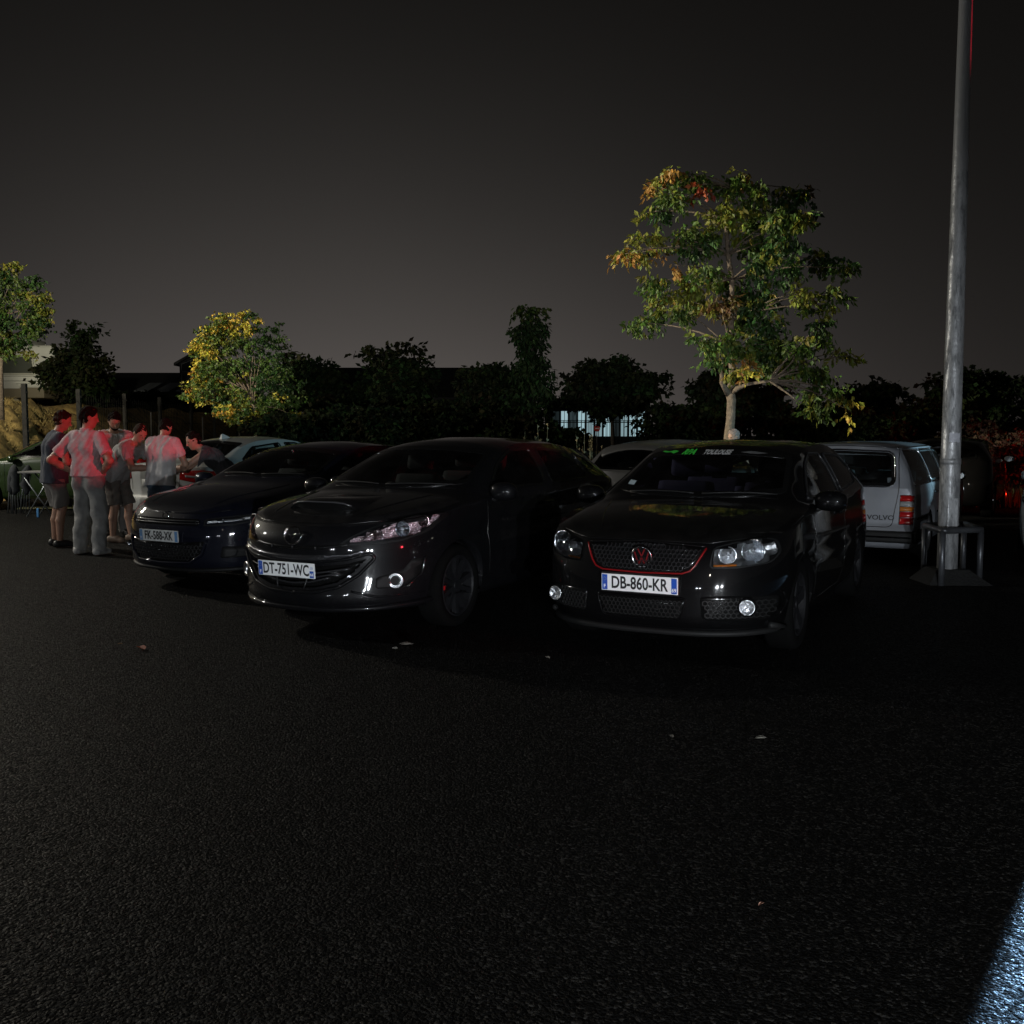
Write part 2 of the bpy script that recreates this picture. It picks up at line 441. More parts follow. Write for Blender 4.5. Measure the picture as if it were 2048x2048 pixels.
    def patch(s, name, poly, ax, m, off=0.004, res=0.04, parent=None, thick=0.012, depth=None, smooth=True):
        bd = densify(poly, res); nb = len(bd); A = np.array(bd)
        xs = np.arange(A[:, 0].min() + res * .5, A[:, 0].max(), res); ys = np.arange(A[:, 1].min() + res * .5, A[:, 1].max(), res)
        G = np.array([(u, v) for u in xs for v in ys]) if len(xs) and len(ys) else np.zeros((0, 2))
        if len(G):
            G = G[in_poly(G, bd)]
            if len(G):
                dmin = np.sqrt(((G[:, None, :] - A[None]) ** 2).sum(2)).min(1); G = G[dmin > res * 0.4]
        pts = [Vector(p) for p in bd] + [Vector(p) for p in G]
        vs, es, fs, *_ = geometry.delaunay_2d_cdt(pts, [(i, (i + 1) % nb) for i in range(nb)], [], 1, 1e-5)
        V = []; back = []
        for v in vs:
            o = off
            if depth:
                dm = float(np.sqrt(((A - np.array(v)) ** 2).sum(1)).min()); o = off - min(depth, dm * 1.6)
            p, nrm = s.hit(v, ax, o); V.append(p); back.append(p - nrm * thick)
        F = [tuple(f) for f in fs]
        if thick and not depth:
            nv = len(V); cnt = {}
            for f in F:
                for i in range(len(f)):
                    e = (f[i], f[(i + 1) % len(f)]); cnt[e] = cnt.get(e, 0) + 1
            V = V + back
            for (a, b) in list(cnt):
                if (b, a) not in cnt: F.append((b, a, a + nv, b + nv))
        o = mesh_obj(name, V, F, m, parent or s.root, smooth)
        bm = bmesh.new(); bm.from_mesh(o.data); bmesh.ops.recalc_face_normals(bm, faces=bm.faces); bm.to_mesh(o.data); bm.free()
        return o
    def ring(s, name, poly, w, ax, m, off=0.006, res=0.03, parent=None, thick=0.012):
        bd = densify(poly, res); ins = inset(bd, w); n = len(bd)
        V = []
        for lst in (bd, ins):
            for p in lst: V.append(s.hit(p, ax, off)[0])
        for lst in (bd, ins):
            for p in lst: V.append(s.hit(p, ax, off - thick)[0])
        F = []
        for i in range(n):
            j = (i + 1) % n
            F += [(i, j, n + j, n + i), (j, i, 2 * n + i, 2 * n + j), (n + i, n + j, 3 * n + j, 3 * n + i)]
        o = mesh_obj(name, V, F, m, parent or s.root, True)
        bm = bmesh.new(); bm.from_mesh(o.data); bmesh.ops.recalc_face_normals(bm, faces=bm.faces); bm.to_mesh(o.data); bm.free()
        md = o.data; md.shade_flat(); return o
    def line(s, name, pts, ax, m, rad=0.004, off=0.001, res=0.04, closed=False, parent=None, seg=6):
        d = densify(pts, res, closed)
        if closed: d.append(d[0])
        P = [s.hit(p, ax, off)[0] for p in d]
        return tube_obj(name, P, rad, m, parent or s.root, seg)
    def decal(s, name, geo, ax, m, off=0.006, org=(0, 0), sgn=1, parent=None, thick=0.0):
        V2, F = geo; V = [s.hit((org[0] + sgn * x, org[1] + y), ax, off)[0] for (x, y) in V2]
        return mesh_obj(name, V, F, m, parent or s.root)
    def finish(s, paint, top=None, names=('body', 'bonnet', 'front_bumper', 'rear_bumper', 'roof')):
        for nme in names:
            F = [f for f, t, k in zip(s.F, s.T, s.kill) if t == nme and not k]
            used = sorted({i for f in F for i in f}); mp = {u: i for i, u in enumerate(used)}
            bm = bmesh.new(); vs = [bm.verts.new(s.V[u]) for u in used]
            for f in F:
                try: bm.faces.new([vs[mp[i]] for i in f])
                except ValueError: pass
            bmesh.ops.remove_doubles(bm, verts=bm.verts, dist=0.0008)
            bmesh.ops.dissolve_degenerate(bm, edges=bm.edges, dist=0.0005)
            bm_obj(nme, bm, (top or paint) if nme in ('bonnet', 'roof') else paint, s.root, True)
        sp = s.sp; W = sp['W']; xa, xb = sp['wx']; Ra = sp['Ra']
        bm = bmesh.new()
        add_box(bm, (xa + Ra, -W + .1, sp['zb'] + .015), (xb - Ra, W - .1, sp['zb'] + .06), 0)
        add_box(bm, (.30, -W + .34, sp['zb'] + .02), (sp['L'] - .30, W - .34, sp['zb'] + .30), 0)
        for xw in (xa, xb):
            for sg in (-1, 1):        # wheel well liners
                V, F = [], []
                for k in range(13):
                    a = math.pi * k / 12; V += [(xw + (Ra - .005) * math.cos(a), sg * (W - .09), sp['zw'] + (Ra - .005) * math.sin(a)), (xw + (Ra - .005) * math.cos(a), sg * (W - .36), sp['zw'] + (Ra - .005) * math.sin(a))]
                vs = [bm.verts.new(v) for v in V]
                for k in range(12): bm.faces.new([vs[2 * k], vs[2 * k + 2], vs[2 * k + 3], vs[2 * k + 1]])
        bm_obj('underbody', bm, M_black, s.root)
    # ---- glass with its printed dark edge
    def window(s, name, poly, ax, frit=0.035, off=0.004, glass=None, wiper=None, frit_m=None):
        s.hole(poly, ax)
        g = s.patch(name, poly, ax, glass or M_glass, off, 0.05, thick=0)
        s.ring('window_seal', poly, frit, ax, frit_m or M_seal, off + .002, parent=g)
        return g
    def make_wheel(s, x, sg, r, w=0.21, spokes=5, rim=None, caliper=None, tuck=0.02, rr=0.70):
        y = sg * (s.sp['W'] - tuck)
        ri = r * rr
        tw = w
        prof = [(ri - .004, -.02), (ri + .01, -.002), (r - .03, 0.004), (r - .008, -.016), (r, -.04), (r, -tw + .04), (r - .008, -tw + .016), (ri + .01, -tw + .002), (ri - .004, -tw + .02)]
        V, F = lathe([(a, sg * b) for a, b in prof], 40)
        # the rim is the wheel's main mesh
        a = Acc()
        rp = [(ri, -.012), (ri - .012, -.006), (ri - .022, -.02), (ri - .03, -.10), (ri - .03, -tw)]
        a.add(*lathe([(q, sg * b) for q, b in rp], 40))
        a.add(*lathe([(0.0, sg * -.022), (.03, sg * -.022), (.034, sg * -.03), (.062, sg * -.034), (.066, sg * -.08)], 24))
        for k in range(spokes):
            an = 2 * math.pi * k / spokes + .3
            c, sn = math.cos(an), math.sin(an); w0, w1 = .036, (.05 if spokes <= 6 else .022)
            if spokes > 6: w0 = .020
            pv = []
            for (q, hw, h) in ((.045, w0, -.03), (ri * .55, (w0 + w1) * .42, -.024), (ri - .015, w1, -.015)):
                for sd in (-1, 1): pv.append((q * c - sd * hw * sn, sg * h, q * sn + sd * hw * c))
                for sd in (-1, 1): pv.append((q * c - sd * hw * sn * 1.1, sg * (h - .04), q * sn + sd * hw * c * 1.1))
            fs = []
            for t in range(2):
                o = 4 * t; fs += [(o, o + 1, o + 5, o + 4), (o, o + 4, o + 6, o + 2), (o + 1, o + 3, o + 7, o + 5)]
            a.add(pv, fs)
        wh = a.build('wheel', rim or M_rim, s.root); wh.location = (x, y, r)
        t = mesh_obj('tyre', V, F, M_tyre, wh, True)
        V, F = lathe([(0, sg * -.085), (ri * .80, sg * -.085), (ri * .80, sg * -.105)], 32)
        mesh_obj('brake_disc', V, F, M_disc, wh)
        if caliper:
            bm = bmesh.new()
            V = []
            for k in range(7):
                an = math.radians(150 + k * 10)
                for q in (ri * .50, ri * .86):
                    for h in (-.055, -.125): V.append((q * math.cos(an), sg * h, q * math.sin(an)))
            vs = [bm.verts.new(v) for v in V]
            for k in range(6):
                o = 4 * k
                for q in ((0, 1, 5, 4), (2, 6, 7, 3), (0, 4, 6, 2), (1, 3, 7, 5)): bm.faces.new([vs[o + i] for i in q])
            bm.faces.new([vs[i] for i in (0, 2, 3, 1)]); bm.faces.new([vs[24 + i] for i in (0, 1, 3, 2)])
            bm_obj('brake_caliper', bm, caliper, wh)
        return wh
    def wheels(s, r, spokes=5, rim=None, caliper=None, tuck=0.02):
        for x in s.sp['wx']:
            for sg in (-1, 1): s.make_wheel(x, sg, r, .21, spokes, rim, caliper, tuck)
    def plate(s, yc, zc, x, text, dept, tilt=0, front=True, w=0.52, h=0.11):
        d = -1 if front else 1; q = -1 if front else 1
        p = box_obj('number_plate', (-.006, -w / 2, -h / 2), (.006, w / 2, h / 2), M_plate, s.root, 0.004)
        p.location = (x, yc, zc); p.rotation_euler = (0, R(tilt), 0)
        def flat(nm, geo, cx, cz, m, e):
            V, F = geo; mesh_obj(nm, [(d * (.006 + e), q * (cx + a), cz + b) for a, b in V], F, m, p)
        def rect(x0, x1, z0, z1): return ([(x0, z0), (x1, z0), (x1, z1), (x0, z1)], [(0, 1, 2, 3)])
        bw = .042
        flat('country_band', rect(-w / 2 + .005, -w / 2 + bw, -h / 2 + .005, h / 2 - .005), 0, 0, M_blue, .0015)
        flat('department_band', rect(w / 2 - bw, w / 2 - .005, -h / 2 + .005, h / 2 - .005 if dept != '44' else 0.0), 0, 0, M_blue, .0015)
        if dept == '44': flat('region_mark', rect(w / 2 - bw + .005, w / 2 - .010, 0.012, h / 2 - .022), 0, 0, M_regmark, .0015)
        flat('lettering', text_geo(text, .112, .0026, 0, .73), 0, -.002, M_ink, .0018)
        flat('country_letter', text_geo('F', .034, .0008), -w / 2 + bw / 2 + .002, -.028, M_white, .003)
        flat('department_number', text_geo(dept, .036, .0008, 0, .85), w / 2 - bw / 2 - .003, -.028, M_white, .003)
        if front:      # small ring of stars as dots
            a = Acc()
            for k in range(10):
                t = 2 * math.pi * k / 10; cx, cz = -w / 2 + bw / 2 + .002 + .011 * math.cos(t), .022 + .011 * math.sin(t)
                a.add([(d * .0092, q * (cx + .002 * math.cos(u)), cz + .002 * math.sin(u)) for u in (0, 2.1, 4.2)], [(0, 1, 2)])
            a.build('star_ring', M_star, p)
        return p
    def mirror(s, x, y, z, sg, m, scale=1.0):
        bm = bmesh.new(); bmesh.ops.create_icosphere(bm, subdivisions=3, radius=1)
        for v in bm.verts:
            c = v.co; c.x = max(-1, min(.55, c.x)); v.co = Vector((c.x * .085, math.copysign(abs(c.y) ** .75, c.y) * .115, math.copysign(abs(c.z) ** .75, c.z) * .075)) * scale
        o = bm_obj('wing_mirror', bm, m, s.root, True); o.location = (x, sg * (y + .115), z)
        bm = bmesh.new(); bmesh.ops.create_circle(bm, cap_ends=True, segments=20, radius=1)
        for v in bm.verts: v.co = Vector((.049, v.co.x * .092, v.co.y * .055)) * scale
        bm_obj('mirror_glass', bm, M_mirror, o)
        tube_obj('mirror_arm', [(0.02, -sg * .06, -.04), (.03, -sg * .16, -.08)], [.025, .032], M_black, o)
    def cabin(s, seats_x=1.95, seat_m=None, driver=-1, dash_x=1.35, rvm=None, rear=True, zs=0.0, rvm_m=None):
        sp = s.sp
        d = bmesh.new(); add_box(d, (dash_x - .35, -.66, .70 + zs), (dash_x + .16, .66, .955 + zs), .06)
        add_box(d, (dash_x - .02, driver * .40 - .19, .93 + zs), (dash_x + .2, driver * .40 + .19, 1.01 + zs), .05)
        bm_obj('dashboard', d, M_dash, s.root, True)
        rows = [(seats_x, (-.37, .37), .24)] + ([(seats_x + .85, (-.36, .36), .26)] if rear else [])
        for (sx, ys, hw) in rows:
            for yy in ys:
                b = bmesh.new()
                mt = Matrix.Translation((sx, yy, .55 + zs)) @ Matrix.Rotation(R(16), 4, 'Y')
                add_box(b, (-.07, -hw, -.05), (.08, hw, .56), .07, mt)
                for q in (-1, 1): add_box(b, (-.12, q * hw - .05, .0), (.02, q * hw + .05, .46), .04, mt)
                add_box(b, (-.5, -hw, -.16), (.05, hw, -.02), .06, Matrix.Translation((sx, yy, .55 + zs)))
                st = bm_obj('seat', b, seat_m or M_seat, s.root, True)
                b = bmesh.new(); add_box(b, (-.055, -.14, .60), (.055, .14, .79), .05, mt)
                bm_obj('headrest', b, seat_m or M_seat, st, True)
        # steering wheel
        V, F = [], []
        n1, n2 = 28, 8
        for i in range(n1):
            a = 2 * math.pi * i / n1
            for j in range(n2):
                t = 2 * math.pi * j / n2; q = .18 + .016 * math.cos(t); V.append((q * math.cos(a), q * math.sin(a), .016 * math.sin(t)))
        for i in range(n1):
            for j in range(n2): F.append((i * n2 + j, ((i + 1) % n1) * n2 + j, ((i + 1) % n1) * n2 + (j + 1) % n2, i * n2 + (j + 1) % n2))
        a = Acc(); a.add(V, F)
        for t in (0, 2.1, 4.2): a.tube([(0, 0, -.02), (.17 * math.cos(t + 1.57), .17 * math.sin(t + 1.57), 0)], .02, 6)
        st = a.build('steering_wheel', M_leather, s.root, True)
        st.location = (dash_x + .36, driver * .38, .92 + zs); st.rotation_euler = (0, R(-62), 0)
        if rvm:
            b = bmesh.new(); add_box(b, (-.02, -.12, -.032), (.02, .12, .032), .018)
            o = bm_obj('rear_view_mirror', b, rvm_m or M_trim, s.root, True); o.location = rvm; o.rotation_euler = (0, 0, R(8))
            b = bmesh.new(); add_box(b, (.0202, -.105, -.024), (.022, .105, .024), 0); bm_obj('mirror_glass', b, M_mirror, o)
            tube_obj('mirror_stalk', [(-.015, 0, .02), (-.05, 0, .07)], .012, M_trim, o)
    def headlamp(s, poly, bowls, ax='f', depth=0.09, bezel=0.02, house=None, ind=None, lens=None, bezel_m=None):
        s.hole(poly, ax, 1.3)
        h = s.patch('headlight', poly, ax, house or M_house, 0.0, 0.03, depth=depth)
        for (y, z, r, tone) in bowls:
            p, nn = s.hit((y, z), ax, 0.0)
            prof = [(r + .006, -.012), (r, -.016), (r * .92, .0), (r * .75, .022), (r * .45, .04), (r * .2, .048), (.16 * r, .02), (0.0, .015)]
            V, F = lathe(prof, 28, 'x'); o = mesh_obj('reflector', V, F, tone, h, True); o.location = p + Vector((.035 + .25 * abs(y) * .1, 0, 0)); o.rotation_euler = (0, 0, R(12) * (-1 if y > 0 else 1) * 0.6)
        if ind: s.patch('indicator', ind, ax, M_amber, -.025, .02, parent=h, thick=.004)
        s.ring('headlight_rim', poly, bezel, ax, bezel_m or M_black, .001, .02, parent=h, thick=.05)
        s.patch('lens_cover', poly, ax, lens or M_lens, .003, .03, parent=h, thick=0)
        return h
    def honeycomb(s, name, poly, ax, m, cell=0.02, bar=0.004, off=0.012, parent=None):
        A = np.array(poly); x0, x1 = A[:, 0].min(), A[:, 0].max(); y0, y1 = A[:, 1].min(), A[:, 1].max()
        a = Acc(); dx = cell * 1.732; dy = cell * 1.5; seen = set()
        rows = int((y1 - y0) / dy) + 2; colsn = int((x1 - x0) / dx) + 2
        for j in range(-1, rows):
            for i in range(-1, colsn):
                cx = x0 + i * dx + (dx / 2 if j % 2 else 0); cy = y0 + j * dy
                hx = [(cx + cell * math.sin(k * math.pi / 3), cy + cell * math.cos(k * math.pi / 3)) for k in range(6)]
                for k in range(6):
                    p, q = hx[k], hx[(k + 1) % 6]
                    key = (round((p[0] + q[0]) * 500), round((p[1] + q[1]) * 500))
                    if key in seen: continue
                    seen.add(key)
                    if not in_poly([p, q], poly).all(): continue
                    d = Vector((q[0] - p[0], q[1] - p[1])).normalized(); nn = Vector((-d.y, d.x)) * bar * .5
                    e = d * bar * .3
                    c4 = [(p[0] + nn.x - e.x, p[1] + nn.y - e.y), (q[0] + nn.x + e.x, q[1] + nn.y + e.y), (q[0] - nn.x + e.x, q[1] - nn.y + e.y), (p[0] - nn.x - e.x, p[1] - nn.y - e.y)]
                    top = [s.hit(c, ax, off)[0] for c in c4]; bot = [s.hit(c, ax, off - .010)[0] for c in c4]
                    a.add(top + bot, [(0, 1, 2, 3), (0, 4, 5, 1), (2, 6, 7, 3), (1, 5, 6, 2), (3, 7, 4, 0)])
        return a.build(name, m, parent or s.root)

M_black = mat('black_plastic', (0.008, 0.008, 0.008), 0.6, spec=.25, bump=.05, bscale=400)
M_trim = mat('dark_trim', (0.013, 0.013, 0.014), 0.38)
M_gloss = mat('gloss_black_trim', (0.006, 0.006, 0.006), 0.12)
M_seal = mat('window_edge', (0.005, 0.005, 0.005), 0.25)
M_glass = glass_mat('car_glass', (0.72, 0.76, 0.75))
M_tint = glass_mat('tinted_glass', (0.10, 0.11, 0.11))
M_lens = glass_mat('lamp_lens', (0.93, 0.94, 0.95))
M_rim = mat('alloy', (0.009, 0.009, 0.010), 0.5, 0.0, spec=.12, var=.2)
M_rim_s = mat('silver_alloy', (0.35, 0.35, 0.36), 0.3, 0.9, var=.1)
M_tyre = mat('tyre_rubber', (0.004, 0.004, 0.004), 0.9, spec=.03, bump=.2, bscale=120)
M_disc = mat('brake_steel', (0.18, 0.17, 0.16), 0.4, 0.9)
M_red = mat('red_paint', (0.42, 0.01, 0.012), 0.3, coat=.5)
M_plate = mat('plate_white', (0.83, 0.84, 0.84), 0.45, var=.03, vscale=30)
M_plate2 = mat('plate_grimy', (0.52, 0.54, 0.54), 0.55, var=.15, vscale=20)
M_blue = mat('plate_blue', (0.012, 0.075, 0.42), 0.4)
M_blue2 = mat('plate_blue_faded', (0.10, 0.22, 0.42), 0.5)
M_regmark = mat('plate_region', (0.55, 0.58, 0.68), 0.45, var=.3, vscale=90)
M_ink = mat('plate_ink', (0.012, 0.012, 0.013), 0.5)
M_white = mat('white_print', (0.8, 0.8, 0.8), 0.5)
M_star = mat('star_print', (0.6, 0.5, 0.05), 0.5)
M_mirror = mat('mirror_silver', (0.6, 0.62, 0.62), 0.04, 1.0)
M_dash = mat('dash_plastic', (0.018, 0.018, 0.019), 0.6, bump=.1, bscale=200)
M_seat = mat('seat_fabric', (0.02, 0.021, 0.024), 0.9, bump=.1, bscale=300)
M_leather = mat('wheel_leather', (0.02, 0.02, 0.02), 0.4)
M_amber = mat('amber_lens', (0.42, 0.12, 0.012), 0.15, coat=.5, bump=.3, bscale=90)
M_redlens = mat('red_lens', (0.34, 0.008, 0.008), 0.12, coat=.6, bump=.15, bscale=80)
M_clearlens = mat('clear_lens', (0.26, 0.265, 0.265), 0.15, coat=.4, bump=.2, bscale=100)
M_house = mat('lamp_housing', (0.24, 0.245, 0.25), 0.35, .9, bump=.6, bscale=20)
M_chrome = mat('chrome', (0.75, 0.76, 0.78), 0.08, 1.0)
def ribbed(name, col, scale):
    m = mat(name, col, 0.24, 1.0); t = m.node_tree; b = t.nodes['Principled BSDF']
    w = t.nodes.new('ShaderNodeTexWave'); w.bands_direction = 'Y'; w.inputs['Scale'].default_value = scale; w.inputs['Distortion'].default_value = 1.0
    tcn = t.nodes.new('ShaderNodeTexCoord'); t.links.new(tcn.outputs['Object'], w.inputs['Vector'])
    bp = t.nodes.new('ShaderNodeBump'); bp.inputs['Strength'].default_value = .9; bp.inputs['Distance'].default_value = .02
    t.links.new(w.outputs[0], bp.inputs['Height']); t.links.new(bp.outputs[0], b.inputs['Normal']); return m
def faceted(name, col, rough, scale):
    m = mat(name, col, rough, 0.55); t = m.node_tree; b = t.nodes['Principled BSDF']
    v = t.nodes.new('ShaderNodeTexVoronoi'); v.inputs['Scale'].default_value = scale
    tcn = t.nodes.new('ShaderNodeTexCoord'); t.links.new(tcn.outputs['Object'], v.inputs['Vector'])
    bp = t.nodes.new('ShaderNodeBump'); bp.inputs['Strength'].default_value = 1.0; bp.inputs['Distance'].default_value = .03
    t.links.new(v.outputs['Distance'], bp.inputs['Height']); t.links.new(bp.outputs[0], b.inputs['Normal']); return m
M_rib = ribbed('ribbed_reflector', (0.80, 0.83, 0.88), 16)
M_bowl = mat('smooth_reflector', (0.75, 0.77, 0.8), 0.28, 1.0, bump=.4, bscale=40)
M_smoke = mat('smoked_reflector', (0.30, 0.31, 0.33), 0.22, 1.0, bump=.4, bscale=40)
WZ = [(.15, .90), (.25, .955), (.45, .992), (.6, 1.0), (.8, .985), (1.0, .955), (1.1, .94)]
NR = [(.2, .12), (.3, .02), (.45, 0), (.6, .005), (.75, .03), (.9, .06), (1.05, .10)]
P_golf = mat('black_paint', (0.002, 0.002, 0.0023), 0.5, coat=1.0, dust=0.005, spec=.05)
P_mazda = mat('graphite_black_paint', (0.004, 0.0041, 0.005), 0.45, .1, coat=1.0, dust=0.010, spec=.1)
P_golf_t = mat('black_paint_dusty', (0.003, 0.003, 0.003), 0.5, coat=1.0, dust=0.025, spec=.05)
P_mazda_t = mat('graphite_paint_dusty', (0.005, 0.005, 0.006), 0.45, .1, coat=1.0, dust=0.055, spec=.1)
P_sci = mat('dark_blue_paint', (0.003, 0.004, 0.010), 0.5, coat=1.0, dust=0.02, spec=.05)
P_white_t = mat('saloon_top_grey', (0.16, 0.165, 0.16), 0.45, coat=.5, dust=.1)  # darker grey for the saloon's bonnet and roof
P_white = mat('white_paint', (0.42, 0.43, 0.42), 0.35, coat=.8, dust=.05)
P_silver = mat('silver_paint', (0.27, 0.285, 0.315), 0.38, .35, coat=.4, var=.12, vscale=3, dust=.12)
P_grey = mat('pale_grey_paint', (0.20, 0.20, 0.20), 0.35, .2, coat=.6, dust=.1)
P_green = mat('green_paint', (0.014, 0.034, 0.004), 0.3, coat=.9, dust=.05)
P_dark = mat('dark_grey_paint', (0.006, 0.0055, 0.0055), 0.35, coat=.8, dust=.008, spec=.1)

# ---- black hatchback with honeycomb grille and red grille line
def black_hatchback():
    c = Car(dict(name='black_hatchback', label='glossy black hatchback with red-edged honeycomb grille and plate DB-860-KR, nearest the camera', cat='car',
        loc=(.834, 6.6, 0), rot=63, L=4.2, W=.88, zb=.20, Df=.85, Dr=.5, ef=2.9, er=3.4, wx=(.88, 3.46), Ra=.345, zw=.315, hood=1.02, roof=(1.9, 3.75), group='cars nosed towards the camera',
        nf=[(.18, .10), (.25, .03), (.32, .004), (.46, 0), (.58, .012), (.68, .035), (.78, .09), (.86, .2)], nr=NR, wz=WZ,
        ztop=[(0, .785), (.12, .79), (.3, .82), (.6, .87), (1.0, .93), (1.6, .955), (2.5, .965), (3.4, .985), (3.9, 1.0), (4.2, .98)],
        zc=[(.08, .79), (.2, .85), (.45, .915), (.8, .975), (1.0, 1.005), (1.08, 1.035), (1.4, 1.19), (1.75, 1.355), (1.95, 1.405), (2.3, 1.435), (2.8, 1.44), (3.4, 1.41), (3.78, 1.36), (3.9, 1.29), (4.05, 1.08), (4.15, .99)],
        ry=[(0, .68), (1.0, .72), (1.25, .72), (1.9, .615), (2.5, .60), (3.3, .60), (3.9, .60), (4.1, .66)],
        rz=[(.1, .79), (.2, .825), (.3, .852), (.6, .905), (1.0, .965), (1.2, 1.0), (1.5, 1.135), (1.9, 1.315), (2.2, 1.38), (2.8, 1.395), (3.4, 1.35), (3.75, 1.28), (3.95, 1.14), (4.1, 1.0), (4.15, .985)]))
    # upper grille
    g = rounded(mirror_poly([(0, .595), (.27, .60), (.335, .64), (.405, .755), (.2, .775), (0, .78)]), [.02, .05, .05, .03, .02, .0, .02, .03, .05, .05][:10] + [.02] * 2)
    gr = c.patch('grille', g, 'f', M_gloss, .004, .03)
    c.honeycomb('grille_mesh', inset(densify(g, .02), .008), 'f', M_trim, .0165, .0042, .016, gr)
    red = [(-.405, .755), (-.35, .65), (-.32, .615), (-.27, .597), (0, .590), (.27, .597), (.32, .615), (.35, .65), (.405, .755)]
    c.line('grille_red_line', red, 'f', mat('red_line', (.20, .006, .008), .3, coat=.4), .006, .010, .03, parent=gr)
    c.line('grille_top_line', [(-.40, .765), (0, .787), (.40, .765)], 'f', M_gloss, .006, .008, .03, parent=gr)
    p, _ = c.hit((0, .685), 'f', .02)
    V, F = lathe([(.058, -.004), (.066, -.012), (.072, -.008), (.075, .012)], 40, 'x'); b = mesh_obj('badge', V, F, mat('badge_ring', (.35, .35, .36), .2, 1.0), c.root, True); b.location = p; b.rotation_euler = (0, R(-6), 0)
    V, F = lathe([(0, .004), (.06, .004)], 32, 'x'); mesh_obj('badge_disc', V, F, M_gloss, b)
    a = Acc()
    def stroke(p0, p1, w=.010):
        d = Vector((p1[0] - p0[0], p1[1] - p0[1])).normalized(); nn = Vector((-d.y, d.x)) * w / 2
        a.add([(-.003, p0[0] + nn.x, p0[1] + nn.y), (-.003, p1[0] + nn.x, p1[1] + nn.y), (-.003, p1[0] - nn.x, p1[1] - nn.y), (-.003, p0[0] - nn.x, p0[1] - nn.y)], [(0, 1, 2, 3)])
    for sgn in (-1, 1):
        stroke((sgn * .024, .052), (0, .004)); stroke((sgn * .048, .032), (sgn * .022, -.050)); stroke((sgn * .022, -.050), (0, -.006))
    a.build('badge_letters', mat('badge_red', (.12, .006, .008), .3), b)
    # headlights
    for sgn in (1, -1):
        f = lambda L: [(sgn * y, z) for y, z in L]
        hp = rounded(f([(.435, .635), (.60, .637), (.775, .665), (.815, .73), (.785, .81), (.69, .83), (.57, .80), (.445, .765)]), .03)
        if sgn < 0: hp = hp[::-1]
        c.headlamp(hp, [(sgn * .525, .715, .052, M_bowl), (sgn * .665, .738, .072, M_rib)], ind=f([(.46, .642), (.60, .645), (.60, .666), (.46, .660)]), depth=.11, bezel=.009)
        # lower side grilles with fog lamp
        fp = rounded(f([(.40, .305), (.76, .30), (.81, .36), (.815, .45), (.60, .465), (.385, .455)]), .03)
        lo = c.patch('lower_side_grille', fp, 'f', M_gloss, .004, .04)
        c.honeycomb('side_grille_mesh', inset(densify(fp, .03), .012), 'f', M_black, .017, .006, .012, lo)
        q, _ = c.hit((sgn * .64, .395), 'f', .038)
        V, F = lathe([(.050, -.004), (.046, -.008), (.040, -.002), (.03, .006), (.014, .010), (0, .008)], 24, 'x')
        fo = mesh_obj('fog_lamp', V, F, mat('fog_reflector', (.7, .72, .75), .38, 1.0, bump=1.0, bscale=30), c.root, True); fo.location = q; fo.rotation_euler = (0, 0, R(-12 * sgn))
        V, F = lathe([(.053, -.004), (.060, .002), (.064, .03)], 24, 'x'); mesh_obj('fog_lamp_ring', V, F, M_gloss, fo, True)
        c.line('bumper_edge', f([(.82, .47), (.835, .40), (.80, .315)]), 'f', P_golf, .008, .006, .03)
        c.mirror(1.42, .83, 1.0, sgn, P_golf)
    lg = rounded(mirror_poly([(0, .295), (.265, .30), (.305, .44), (0, .435)]), .03)
    l = c.patch('lower_grille', lg, 'f', M_gloss, .004, .04)
    c.honeycomb('lower_grille_mesh', inset(densify(lg, .03), .01), 'f', M_black, .0165, .0045, .014, l)
    c.line('lower_grille_edge', lg, 'f', P_golf, .007, .006, .03, True, l)
    c.line('front_splitter', [(-.84, .225), (-.5, .218), (0, .215), (.5, .218), (.84, .225)], 'f', M_black, .022, .012, .04)
    c.plate(0, .520, -.022, 'DB-860-KR', '69', -3)
    box_obj('plate_holder', (-.017, -.265, .455), (.0, .265, .586), M_black, c.root, .005)
    # bonnet shut line and creases
    c.line('bonnet_gap', [(-.70, .835), (-.43, .79), (0, .798), (.43, .79), (.70, .835)], 'f', M_seal, .004, 0, .03)
    for sgn in (1, -1): c.line('bonnet_crease', [(.22, sgn * .36), (.55, sgn * .48), (1.0, sgn * .60)], 't', P_golf, .007, -.0035, .04)
    # glass
    ws = rounded(mirror_poly([(0, 1.022), (.35, 1.03), (.655, 1.055), (.575, 1.325), (.3, 1.352), (0, 1.36)]), [.02, .1, .04, .05, .1, .02, .1, .05, .04, .1])
    w = c.window('windscreen', ws, 'f', .035)
    gmat = mat('green_vinyl', (.05, .62, .06), .5, emit=(.02, .5, .03), estr=0.0)
    c.decal('banner_green_lettering', text_geo('RPA', .052, .003, .35, 1.15), 'f', gmat, .009, (.215, 1.333), -1, w)
    c.decal('banner_white_lettering', text_geo('TOULOUSE', .045, .0022, .25, .95), 'f', mat('grey_vinyl', (.45, .45, .45), .5), .009, (-.02, 1.333), -1, w)
    sw = []
    for k in range(9): sw.append((.33 + k * .016, 1.330 + .010 * math.sin(k * 1.9) + .004 * (k % 2)))
    poly = [(.31, 1.338), (.36, 1.345), (.40, 1.334), (.46, 1.340), (.475, 1.332), (.42, 1.325), (.38, 1.328), (.345, 1.318)]
    c.patch('banner_green_swash', poly, 'f', gmat, .009, .02, w, 0)
    poly = [(-.20, 1.335), (-.27, 1.344), (-.35, 1.334), (-.40, 1.328), (-.34, 1.322), (-.27, 1.326)]
    c.patch('banner_grey_swash', poly, 'f', mat('grey_vinyl_dark', (.12, .12, .12), .5), .009, .02, w, 0)
